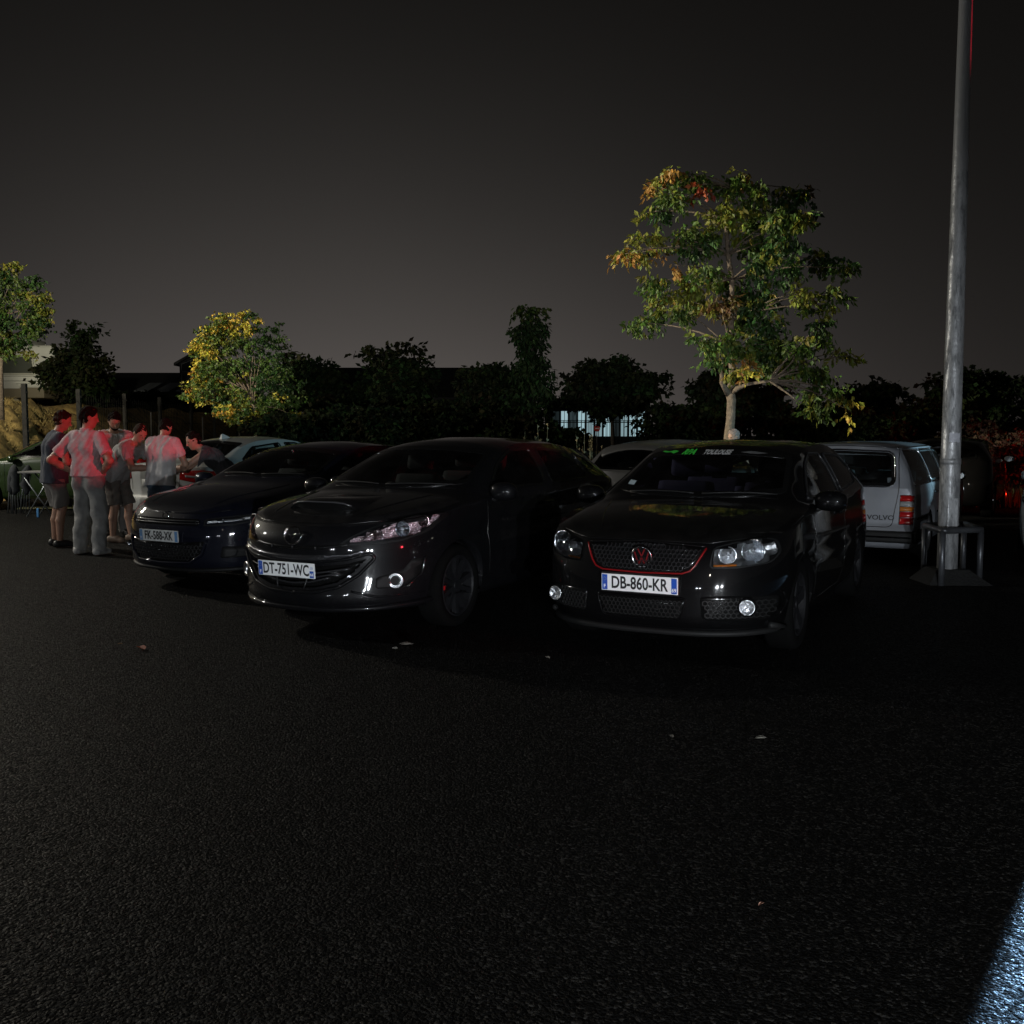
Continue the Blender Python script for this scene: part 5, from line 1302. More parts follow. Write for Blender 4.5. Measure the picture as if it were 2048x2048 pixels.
# ------------------------------------------------------------------ buildings far behind
M_dwall = mat('dark_cladding', (.03, .031, .034), .8, var=.2, vscale=1)
M_droof = mat('dark_roof', (.022, .022, .024), .7, var=.2, vscale=.8)
M_mull = mat('pale_frame', (.30, .31, .30), .6)
M_pane = mat('night_pane', (.03, .035, .04), .08)
def gable(name, label, x0, x1, y0, y1, ze, zr, wall, roof, along='x'):
    t = thing(name, label, 'building', ((x0 + x1) / 2, y0, 0))
    cx = (x0 + x1) / 2; a, b = x0 - cx, x1 - cx; dy = y1 - y0
    if along == 'x':
        mesh_obj('wall', [(a, 0, 0), (b, 0, 0), (b, dy, 0), (a, dy, 0), (a, 0, ze), (b, 0, ze), (b, dy, ze), (a, dy, ze), (a, dy / 2, zr - .1), (b, dy / 2, zr - .1)], [(0, 1, 5, 4), (1, 2, 6, 9, 5), (2, 3, 7, 6), (3, 0, 4, 8, 7)], wall, t)
        e = .3
        V = [(a - e, -e, ze - .1), (b + e, -e, ze - .1), (b - 1.2, dy / 2, zr), (a - e, dy / 2, zr), (b + e, dy + e, ze - .1), (a - e, dy + e, ze - .1)]
        V += [(x, y, z - .15) for x, y, z in V]
        mesh_obj('roof', V, [(0, 1, 2, 3), (3, 2, 4, 5), (1, 4, 2), (0, 3, 9, 6), (0, 6, 7, 1), (6, 9, 8, 7), (3, 5, 11, 9), (9, 11, 10, 8), (1, 7, 10, 4)], roof, t)
    else:
        mesh_obj('wall', [(a, 0, 0), (b, 0, 0), (b, dy, 0), (a, dy, 0), (a, 0, ze), (b, 0, ze), (b, dy, ze), (a, dy, ze), (0, 0, zr - .05), (0, dy, zr - .05)], [(0, 1, 5, 8, 4), (1, 2, 6, 5), (2, 3, 7, 9, 6), (3, 0, 4, 7)], wall, t)
        e = .25
        V = [(a - e, -e, ze - .12), (0, -e, zr + .08), (b + e, -e, ze - .12), (b + e, dy, ze - .12), (0, dy, zr + .08), (a - e, dy, ze - .12)]; V += [(x, y, z - .16) for x, y, z in V]
        mesh_obj('roof', V, [(0, 1, 4, 5), (1, 2, 3, 4), (0, 6, 7, 1), (1, 7, 8, 2), (0, 5, 11, 6), (2, 8, 9, 3), (6, 11, 10, 7), (7, 10, 9, 8)], roof, t)
    return t
q0 = at(640, 731, 62); q1 = at(1003, 731, 62)
gable('warehouse', 'dark warehouse with a long straight roof behind the boundary trees', q0.x, q1.x + 1.6, 60, 68, 3.6, q1.z, M_dwall, M_droof)
q0 = at(190, 740, 66); q1 = at(366, 744, 66)
sh = gable('long_shed', 'long low dark shed left of the glazed gable house', q0.x, q1.x, 64, 74, 3.9, q0.z, M_dwall, M_droof)
for k in range(3):
    x = 1.2 + k * 1.3 - .8
    mesh_obj('roof_light', [(x, -.1, 4.05), (x + .9, -.1, 4.05), (x + 1.3, 1.6, 4.62), (x + .4, 1.6, 4.62), (x, -.1, 4.00), (x + .9, -.1, 4.00)], [(0, 1, 2, 3), (4, 5, 1, 0)], mat('roof_light_sheet', (.20, .22, .24), .3), sh)
q0 = at(360, 775, 60); q1 = at(426, 722, 60); ap = at(393, 705, 60)
gh = gable('gable_house', 'dark house with a glazed gable end behind the golden tree', q0.x, q1.x, 60, 72, q1.z, ap.z, M_dwall, M_droof, 'y')
hw = (q1.x - q0.x) / 2
zb_, ze_, zr_ = 3.4, q1.z - .25, ap.z - .35
for i, (a, b) in enumerate(((-.85, -.30), (-.27, .27), (.30, .85))):
    top = lambda u: ze_ + (zr_ - ze_) * (1 - abs(u))
    x0, x1 = a * hw, b * hw
    for z0, z1a, z1b in ((zb_, 4.9, 4.9), (4.98, top(a), top(b))):
        P = [(x0, -.06, z0), (x1, -.06, z0), (x1, -.06, z1b)] + ([(0, -.06, top(0))] if a < 0 < b and z1a > 5 else []) + [(x0, -.06, z1a)]
        w = mesh_obj('window', P, [tuple(range(len(P)))], M_pane, gh)
        Q = [Vector(p) + Vector((0, -.03, 0)) for p in P]; Q.append(Q[0]); tube_obj('frame', Q, .035, M_mull, w, 4)
# lit workshop seen under the domed tree
wx0 = at(1098, 860, 72).x; wx1 = at(1300, 860, 72).x
wk = thing('lit_workshop', 'building with bluish lit windows seen under the dome-crowned tree', 'building', ((wx0 + wx1) / 2, 72, 0))
hw = (wx1 - wx0) / 2
mesh_obj('wall', [(-hw, 0, 0), (hw, 0, 0), (hw, 9, 0), (-hw, 9, 0), (-hw, 0, 3.6), (hw, 0, 3.6), (hw, 9, 3.6), (-hw, 9, 3.6)], [(0, 1, 5, 4), (1, 2, 6, 5), (2, 3, 7, 6), (3, 0, 4, 7)], M_dwall, wk)
box_obj('roof', (-hw - .3, -.4, 3.6), (hw + .3, 9.3, 3.85), M_droof, wk)
nwin = 11
for i in range(nwin):
    x0 = -hw + .25 + i * (2 * hw - .5) / nwin; x1 = x0 + (2 * hw - .5) / nwin - .14
    e = random.choice([.32, .2, .5, .08, .25, .04, .015])
    w = mesh_obj('window', [(x0, -.03, 1.2), (x1, -.03, 1.2), (x1, -.03, 2.95), (x0, -.03, 2.95)], [(0, 1, 2, 3)], mat('lit_window_%d' % int(e * 100), (.1, .1, .1), .3, emit=(.62, .92, 1.0), estr=e), wk)
    tube_obj('glazing_bar', [(x0, -.05, 2.3), (x1, -.05, 2.3)], .03, M_dwall, w, 4); tube_obj('glazing_bar', [((x0 + x1) / 2, -.05, 1.2), ((x0 + x1) / 2, -.05, 3.25)], .025, M_dwall, w, 4)
# railing in front of it
rl = thing('steel_railing', 'dark steel railing silhouetted against the lit windows', 'fence', (5.2, 58, 0)); a = Acc()
for i in range(46): a.tube([(-4.5 + i * .2, 0, 0), (-4.5 + i * .2, 0, 2.15)], .018, 4)
bars = a.build('railing_bars', M_trim, rl); tag(bars, kind='stuff')
tube_obj('top_rail', [(-4.6, 0, 2.05), (4.7, 0, 2.05)], .03, M_trim, rl, 6); tube_obj('bottom_rail', [(-4.6, 0, .3), (4.7, 0, .3)], .03, M_trim, rl, 6)
# no entry sign
sp_ = at(1194, 857, 50); ns = thing('no_entry_sign', 'small round red no-entry sign under the dome-crowned tree', 'sign', (sp_.x, 50, 0))
tube_obj('sign_post', [(0, .03, 0), (0, .03, sp_.z)], .025, M_mull, ns, 6)
V, F = lathe([(0, -.012), (.15, -.012), (.155, 0), (0, .002)], 28, 'y'); o = mesh_obj('sign_disc', V, F, mat('sign_red', (.55, .03, .03), .4), ns); o.location = (0, 0, sp_.z)
box_obj('sign_bar', (-.10, -.02, -.022), (.10, -.0135, .022), M_white, o)

# ------------------------------------------------------------------ camper, fence, posts
cz = bank_z(-20, 44); cpx = at(107, 750, 44).x
cv = thing('camper_van', 'white camper parked up on the bank at the left edge', 'camper', (cpx, 44, cz))
M_camp = mat('camper_white', (.72, .73, .66), .45, var=.08, vscale=1.2)
zt = at(50, 690, 44).z - cz; zs = at(50, 776, 44).z - cz; zk = at(50, 796, 44).z - cz
b_ = bmesh.new(); add_box(b_, (-6.2, 0, zs), (0, 2.3, zt), .16); add_box(b_, (-6.2, .1, zt - .1), (-1.2, 2.2, zt + .35), .2); bm_obj('body', b_, M_camp, cv, True)
b_ = bmesh.new(); add_box(b_, (-6.1, .03, zk), (-.45, 2.25, zs + .02), .05); bm_obj('skirt', b_, mat('camper_skirt', (.20, .17, .11), .6), cv, True)
wy0, wy1 = at(20, 748, 44).z - cz, at(20, 712, 44).z - cz; wr = at(70, 730, 44).x - cpx
wp = rounded([(wr - 2.4, wy0), (wr, wy0), (wr - .12, wy1), (wr - 2.4, wy1)], .12)
w = mesh_obj('window', [(x, -.02, z) for x, z in wp], [tuple(range(len(wp)))], mat('camper_window', (.10, .11, .09), .25), cv)
Q = [(x, -.035, z) for x, z in wp]; Q.append(Q[0]); tube_obj('window_frame', Q, .045, mat('camper_frame', (.62, .62, .52), .4), w, 6)
for z in (zs + .18, zs + .30, zs + .5): tube_obj('side_moulding', [(-6.1, -.012, z), (-.2, -.012, z)], .018, mat('camper_trim', (.30, .30, .26), .5), cv, 4)
V = []; n_ = 14
ar = [(-2.05 + .62 * math.cos(math.pi * k / n_), zs + .30 * math.sin(math.pi * k / n_) - .02) for k in range(n_ + 1)]
mesh_obj('wheel_arch', [(x, -.05, z) for x, z in ar], [tuple(range(n_ + 1))], mat('camper_arch', (.62, .62, .56), .5), cv)
for x in (at(27, 805, 44).x - cpx, at(27, 805, 44).x - cpx - 3.4):
    V, F = lathe([(.20, -.02), (.24, -.05), (.34, -.04), (.36, .05), (.36, .2)], 28, 'y'); wh = mesh_obj('wheel', V, F, M_tyre, cv, True); wh.location = (x, .2, .36)
    V, F = lathe([(0, -.03), (.10, -.035), (.17, -.02), (.21, -.04), (.23, -.055), (.25, -.045)], 28, 'y'); mesh_obj('hub', V, F, mat('wheel_trim', (.5, .5, .46), .4, .4), wh, True)
box_obj('tail_lamp', (-.02, .12, zs + .25), (.03, .3, zs + .6), M_redlens, cv, .01)
tube_obj('tow_bar', [(-.4, 1.1, zk + .1), (.6, 1.1, zk + .02)], .04, M_trim, cv)
# boundary fence running away from the camera
M_post = mat('weathered_post', (.035, .032, .026), .85, var=.35, vscale=8, bump=.4, bscale=40)
fx = -11.35
fe = thing('boundary_fence', 'wire fence with tall posts running back past the bank', 'fence', (fx, 24, 0))
FP = [0, 3.0, 6.2, 9.2, 12.4, 18.5, 25]
for i, yv in enumerate(FP):
    b_ = bmesh.new(); add_box(b_, (-.055, yv - .055, 0), (.055, yv + .055, 2.62), .012)
    for q in range(5): add_box(b_, (.055, yv - .02, 1.2 + q * .3), (.075, yv + .02, 1.24 + q * .3), 0)
    bm_obj('post', b_, M_post, fe)
M_wire = mat('rusty_wire', (.018, .017, .015), .9, spec=.1)
for i in range(len(FP) - 1):
    a = Acc()
    for z in (.3, .8, 1.3, 1.8, 2.3): a.tube([(0, FP[i] + .05, z), (0, FP[i + 1] - .05, z)], .006, 4)
    nb = int((FP[i + 1] - FP[i]) / .16) if i > 0 else 0
    for k in range(1, nb): a.tube([(0, FP[i] + k * .16, .1), (0, FP[i] + k * .16, 2.42 + (.06 if k % 2 else 0))], .007, 4)
    tag(a.build('wire_panel', M_wire, fe), kind='stuff')
# rear fence line with thin posts
fr = thing('rear_fence', 'low wire fence with thin posts behind the white saloon', 'fence', (-8.9, 31, 0))
for i, px in enumerate((302, 405, 478, 536, 596)):
    p = at(px, 830, 31); tube_obj('post', [(p.x + 8.9, 0, 0), (p.x + 8.9, 0, (2.1, 1.95, 2.2, 2.0, 2.1)[i])], .028, M_post, fr, 6)
a = Acc()
for z in (.6, 1.2, 1.8): a.tube([(at(290, 800, 31).x + 8.9, 0, z), (at(610, 800, 31).x + 8.9, 0, z)], .006, 4)
tag(a.build('wire', M_wire, fr), kind='stuff')
p = at(570, 880, 24.2); cp = thing('concrete_post', 'square pale concrete post under the golden tree', 'post', (p.x, p.y, 0))
zt = at(570, 836, 24.2).z
box_obj('post', (-.09, -.09, 0), (.09, .09, zt), mat('old_concrete', (.34, .33, .25), .9, var=.3, vscale=9, bump=.4, bscale=50), cp, .015); box_obj('cap', (-.10, -.10, zt), (.10, .10, zt + .03), MATS['old_concrete'], cp, .008)
# distant unlit street lamp
p = at(424, 645, 40); sl = thing('street_lamp', 'slim unlit street lamp behind the golden tree', 'street lamp', (p.x, 40, 0))
tube_obj('lamp_post', [(0, 0, 0), (0, 0, 3), (0, 0, p.z - .1)], [.06, .05, .035], mat('lamp_grey', (.30, .30, .29), .5, .4), sl, 8)
b_ = bmesh.new(); add_box(b_, (-.06, -.07, p.z - .12), (.30, .07, p.z - .02), .03, Matrix.Translation((0, 0, 0))); bm_obj('lamp_head', b_, M_trim, sl, True)
# the car park lamp that lights the scene, left of the picture
for LAMP_, lab_ in ((LAMP, 'lit car park lamp on a post left of the picture, near the bank'), (LAMP2, 'lit car park lamp on a post left of the picture, nearer the camera')):
  lp = thing('car_park_lamp', lab_, 'street lamp', (LAMP_[0] - .5, LAMP_[1], 0), group='car park lamps')
  tube_obj('lamp_post', [(0, 0, 0), (0, 0, 2.5), (0, 0, LAMP_[2] + .3)], [.08, .06, .05], MATS['lamp_grey'], lp, 10)
  b_ = bmesh.new(); add_box(b_, (-.1, -.12, LAMP_[2] + .30), (.75, .12, LAMP_[2] + .40), .03); bm_obj('lamp_head', b_, M_trim, lp, True)

# ------------------------------------------------------------------ big lamp post with hoop guard
px0, py0 = 4.36, 10.2
def galv():
    m = mat('galvanised_steel', (.30, .315, .33), .34, .35, bump=.25, bscale=22); t = m.node_tree; b = t.nodes['Principled BSDF']; N = t.nodes.new; L = t.links.new
    tcn = N('ShaderNodeTexCoord'); mp = N('ShaderNodeMapping'); mp.inputs['Scale'].default_value = (9, 9, 2.2); L(tcn.outputs['Object'], mp.inputs[0])
    n = N('ShaderNodeTexNoise'); n.inputs['Scale'].default_value = 1.6; n.inputs['Detail'].default_value = 9; n.inputs['Roughness'].default_value = .7; L(mp.outputs[0], n.inputs['Vector'])
    sx = N('ShaderNodeSeparateXYZ'); L(tcn.outputs['Object'], sx.inputs[0])
    lo = N('ShaderNodeMapRange'); lo.inputs[1].default_value = 4.0; lo.inputs[2].default_value = 4.04; lo.inputs[3].default_value = 1; lo.inputs[4].default_value = 0; L(sx.outputs[2], lo.inputs[0])
    mr = N('ShaderNodeMapRange'); mr.inputs[1].default_value = .42; mr.inputs[2].default_value = .60; L(n.outputs[0], mr.inputs[0])
    mu = N('ShaderNodeMath'); mu.operation = 'MULTIPLY'; L(mr.outputs[0], mu.inputs[0]); L(lo.outputs[0], mu.inputs[1])
    mx = N('ShaderNodeMix'); mx.data_type = 'RGBA'; mx.inputs[6].default_value = (.50, .51, .52, 1); mx.inputs[7].default_value = (.19, .195, .20, 1); L(mu.outputs[0], mx.inputs[0]); L(mx.outputs[2], b.inputs['Base Color'])
    rr = N('ShaderNodeMapRange'); rr.inputs[3].default_value = .32; rr.inputs[4].default_value = .7; L(mu.outputs[0], rr.inputs[0]); L(rr.outputs[0], b.inputs['Roughness'])
    return m
M_galv = galv()
po = thing('lamp_post', 'tall tapered galvanised lamp post rising out of the picture', 'lamp post', (px0, py0, 0))
tube_obj('pole', [(0, 0, .02), (0, 0, 1.2), (0, 0, 1.21), (0, 0, 4.0), (0, 0, 4.02), (0, 0, 9.5)], [.098, .095, .093, .075, .073, .035], M_galv, po, 28)
tube_obj('sleeve', [(0, 0, 1.18), (0, 0, 1.24)], [.099, .099], M_galv, po, 28)
a = Acc(); V, F = [], []
zc_ = at(1901, 875, 10.1).z
for k in range(9):
    an = math.radians(236 + k * 8.5)
    for z in (zc_ - .045, zc_ + .045): V.append((.0945 * math.cos(an), .0945 * math.sin(an), z + .006 * math.sin(k * 1.7)))
for k in range(8): F.append((2 * k, 2 * k + 2, 2 * k + 3, 2 * k + 1))
mesh_obj('sticker', V, F, mat('pale_sticker', (.52, .53, .58), .6, var=.15, vscale=30), po, True)
V = [(-.27, -.24, 0), (.34, -.27, 0), (.32, .28, 0), (-.28, .26, 0), (-.16, -.14, .14), (.16, -.15, .14), (.15, .15, .14), (-.16, .15, .14)]
mesh_obj('footing', V, [(0, 1, 5, 4), (1, 2, 6, 5), (2, 3, 7, 6), (3, 0, 4, 7), (4, 5, 6, 7)], mat('footing_concrete', (.009, .009, .0085), .9, var=.3, vscale=8, bump=.6, bscale=40), po)
b_ = bmesh.new(); add_box(b_, (-.05, -.097, .5), (.05, -.088, .85), .004); bm_obj('access_door', b_, M_galv, po)
hg = thing('hoop_guard', 'low galvanised tube guard rail around the foot of the lamp post', 'guard rail', (px0, py0, 0))
g = [at(1847, 1150, 10.55), at(1882, 1172, 9.95), at(1958, 1166, 10.1), at(1925, 1146, 10.75)]
g = [Vector((q.x - px0, q.y - py0, 0)) for q in g]; H_ = at(1882, 1062, 9.95).z
top = []
for i in range(4):
    A_, B_, C_ = g[i - 1], g[i], g[(i + 1) % 4]
    for t_ in (.16, .08, .03): top.append(B_.lerp(A_, t_))
    for t_ in (.03, .08, .16): top.append(B_.lerp(C_, t_))
top.append(top[0]); top = [Vector((q.x, q.y, H_)) for q in top]
M_tube = mat('worn_tube', (.10, .105, .115), .4, .6, var=.4, vscale=6)
tube_obj('top_rail', top, .032, M_tube, hg, 10)
for q in g: tube_obj('leg', [(q.x, q.y, 0), (q.x, q.y, H_)], .030, M_tube, hg, 10)

# ------------------------------------------------------------------ odds and ends
M_camp_tube = mat('chair_tube', (.32, .35, .37), .35, .8); M_cloth = mat('chair_cloth', (.03, .035, .04), .9, var=.3)
for i, (px, tilt) in enumerate(((22, 3), (34, -2), (48, 5))):
    b = at(px, 1024, 18.7); b.z = 0
    t = thing('folded_chair', ('folded camping chair leaning left, leftmost of three', 'folded camping chair in the middle of three', 'folded camping chair nearest the folding table')[i], 'chair', b, R(random.uniform(-20, 20)), 'folded camping chairs by the green car')
    t.rotation_euler[1] = R(tilt)
    for k in range(4): tube_obj('leg', [(-.07 + .05 * k, .03 * (k % 2), .01), (-.05 + .035 * k, .03 * (1 - k % 2), .72)], .011, M_camp_tube, t, 6)
    tube_obj('cloth_seat', [(random.uniform(-.03, .03), random.uniform(-.02, .04), z_) for z_ in (.36, .44, .55, .66, .76, .84, .90)], [.03, .07, .085, .075, .09, .07, .02], M_cloth, t, 9)
b = at(78, 1020, 18.4); b.z = 0
ft = thing('folding_table', 'folding table with crossed legs beside the man in the navy shirt', 'table', b)
zt = at(78, 942, 18.4).z
box_obj('table_top', (-.22, -.3, zt - .03), (.42, .3, zt), mat('table_grey', (.25, .25, .24), .6), ft, .008)
for y in (-.25, .25):
    tube_obj('leg', [(-.18, y, zt - .03), (.36, y, .0)], .014, M_camp_tube, ft, 6); tube_obj('leg', [(.36, y, zt - .03), (-.10, y, .0)], .014, M_camp_tube, ft, 6)
b = at(76, 1018, 18.0); bm = bmesh.new(); add_box(bm, (-.02, -.02, 0), (.02, .02, .16), .01)
o = bm_obj('water_bottle', bm, mat('blue_bottle', (.10, .30, .62), .2), None, True); o.location = (b.x, b.y, 0); tag(o, 'small blue bottle on the ground under the folding table', 'bottle')
# fallen leaves and litter on the asphalt
for i, (px, py, sz, col, lab) in enumerate(((283, 1300, .055, (.34, .08, .03), 'rust red leaf on the asphalt in front of the coupe'), (812, 1292, .05, (.14, .13, .11), 'pale curled leaf just in front of the graphite hatchback'), (790, 1300, .03, (.26, .25, .22), 'small pale leaf bit left of the curled leaf'), (1095, 1318, .03, (.26, .24, .2), 'pale scrap between the two black hatchbacks'), (1342, 1477, .028, (.20, .19, .17), 'small pale scrap on the asphalt in front of the black hatchback'), (1522, 1480, .03, (.20, .19, .16), 'small pale scrap, right one of the pair'), (1523, 1813, .016, (.55, .30, .22), 'tiny pinkish pebble near the bottom of the picture'), (240, 1290, .02, (.2, .12, .06), 'brown leaf bit left of the rust red leaf'))):
    r = ray(px, py); p = Vector((0, 0, CAM_H)) + r * (-CAM_H / r.z)
    V = []; n = 9
    for k in range(n):
        a_ = 2 * math.pi * k / n; q = sz * (.55 + .45 * abs(math.cos(a_))) * random.uniform(.8, 1.1); V.append((q * math.cos(a_), q * .6 * math.sin(a_), .006 + .35 * sz * abs(math.sin(a_)) + .1 * sz))
    V.append((0, 0, .008)); F = [(k, (k + 1) % n, n) for k in range(n)]
    o = mesh_obj('fallen_leaf' if 'leaf' in lab else 'litter_scrap', V, F, mat('leaf_litter_%d' % i, col, .7, transl=.2), None); o.location = (p.x, p.y, 0); o.rotation_euler = (0, 0, random.uniform(0, 6)); tag(o, lab, 'leaf' if 'leaf' in lab else 'litter')
# ------------------------------------------------------------------ people
class Field:
    def __init__(s, lo, hi, vx):
        s.vx = vx; s.lo = np.array(lo, float); s.n = np.ceil((np.array(hi) - s.lo) / vx).astype(int) + 1
        s.f = np.full(s.n, 0.5, np.float32)
    def sub(s, lo, hi):
        a = np.clip(np.floor((np.array(lo) - s.lo) / s.vx).astype(int), 0, s.n); b = np.clip(np.ceil((np.array(hi) - s.lo) / s.vx).astype(int) + 1, 0, s.n)
        if (b <= a).any(): return None, None
        ax = [s.lo[i] + s.vx * np.arange(a[i], b[i]) for i in range(3)]
        P = np.stack(np.meshgrid(*ax, indexing='ij'), -1)
        return tuple(slice(a[i], b[i]) for i in range(3)), P
    def merge(s, sl, d, k):
        o = s.f[sl]
        if k > 0:
            h = np.clip(.5 + .5 * (o - d) / k, 0, 1); s.f[sl] = o + (d - o) * h - k * h * (1 - h)
        else: s.f[sl] = np.minimum(o, d)
    def cone(s, a, b, r1, r2, k=.02, cut=None, cut0=None):
        a = np.array(a, float); b = np.array(b, float); m = max(r1, r2) + .06
        sl, P = s.sub(np.minimum(a, b) - m, np.maximum(a, b) + m)
        if sl is None: return
        ba = b - a; L2 = ba @ ba + 1e-12; t0 = ((P - a) @ ba) / L2; t = np.clip(t0, 0, 1)
        d = np.linalg.norm(P - a - t[..., None] * ba, axis=-1) - (r1 + (r2 - r1) * t)
        if cut is not None: d = np.maximum(d, (t0 - cut) * math.sqrt(L2))
        if cut0 is not None: d = np.maximum(d, (cut0 - t0) * math.sqrt(L2))
        s.merge(sl, d, k)
    def ell(s, c, r, Rm=None, k=.015, neg=False):
        c = np.array(c, float); r = np.array(r, float); m = r.max() + .05
        sl, P = s.sub(c - m, c + m)
        if sl is None: return
        q = P - c
        if Rm is not None: q = q @ Rm
        k0 = np.linalg.norm(q / r, axis=-1); k1 = np.linalg.norm(q / r ** 2, axis=-1) + 1e-9
        d = k0 * (k0 - 1) / k1
        if neg: s.f[sl] = np.maximum(s.f[sl], -d)
        else: s.merge(sl, d, k)
    def all(s):
        ax = [s.lo[i] + s.vx * np.arange(s.n[i]) for i in range(3)]; return np.stack(np.meshgrid(*ax, indexing='ij'), -1)
    def mesh(s):
        f = s.f; sg = f < 0; n = s.n
        c = [(i, j, k) for i in (0, 1) for j in (0, 1) for k in (0, 1)]
        cs = np.stack([sg[i:n[0] - 1 + i, j:n[1] - 1 + j, k:n[2] - 1 + k] for i, j, k in c], -1)
        cnt = cs.sum(-1); act = (cnt > 0) & (cnt < 8); ids = np.full(act.shape, -1, int); ids[act] = np.arange(act.sum())
        I = np.argwhere(act); vals = np.stack([f[I[:, 0] + i, I[:, 1] + j, I[:, 2] + k] for i, j, k in c], -1)
        acc = np.zeros((len(I), 3)); num = np.zeros(len(I)); cc = np.array(c, float)
        for a in range(8):
            for b in range(a + 1, 8):
                if np.abs(cc[a] - cc[b]).sum() != 1: continue
                va, vb = vals[:, a], vals[:, b]; x = (va < 0) != (vb < 0); t = np.where(x, va / np.where(x, va - vb, 1), 0)
                acc += np.where(x[:, None], cc[a] + t[:, None] * (cc[b] - cc[a]), 0); num += x
        V = (I + acc / num[:, None]) * s.vx + s.lo
        Q = []
        for ax in range(3):
            o1, o2 = (ax + 1) % 3, (ax + 2) % 3
            sa = [slice(None)] * 3; sb = [slice(None)] * 3; sa[ax] = slice(0, n[ax] - 1); sb[ax] = slice(1, n[ax])
            x = sg[tuple(sa)] != sg[tuple(sb)]; E = np.argwhere(x)
            E = E[(E[:, o1] > 0) & (E[:, o2] > 0) & (E[:, o1] < n[o1] - 1) & (E[:, o2] < n[o2] - 1)]
            q = []
            for d1, d2 in ((-1, -1), (0, -1), (0, 0), (-1, 0)):
                e = E.copy(); e[:, o1] += d1; e[:, o2] += d2; q.append(ids[e[:, 0], e[:, 1], e[:, 2]])
            q = np.stack(q, 1); fl = sg[E[:, 0], E[:, 1], E[:, 2]]; q[~fl] = q[~fl][:, ::-1]; Q.append(q)
        Q = np.concatenate(Q); Q = Q[(Q >= 0).all(1)]
        return V, Q
def folds(P, amp, seed, fx=(22, 22, 9)):
    r = np.random.default_rng(seed); o = np.zeros(P.shape[:-1])
    for i in range(4):
        k = r.normal(size=3) * np.array(fx) * (1 + .5 * i); w = r.normal(size=3) * 5
        o += np.sin(P @ k + 1.6 * np.sin(P @ w + r.random() * 6) + r.random() * 6) / (1 + .6 * i)
    return o * amp * .5
M_skin = mat('skin', (.46, .27, .19), .5, var=.1, vscale=20, bump=.1, bscale=150)
M_hair = mat('dark_hair', (.010, .008, .006), .85, bump=.8, bscale=160, spec=.15)
M_hair2 = mat('brown_hair', (.035, .023, .015), .85, bump=.8, bscale=160, spec=.15)
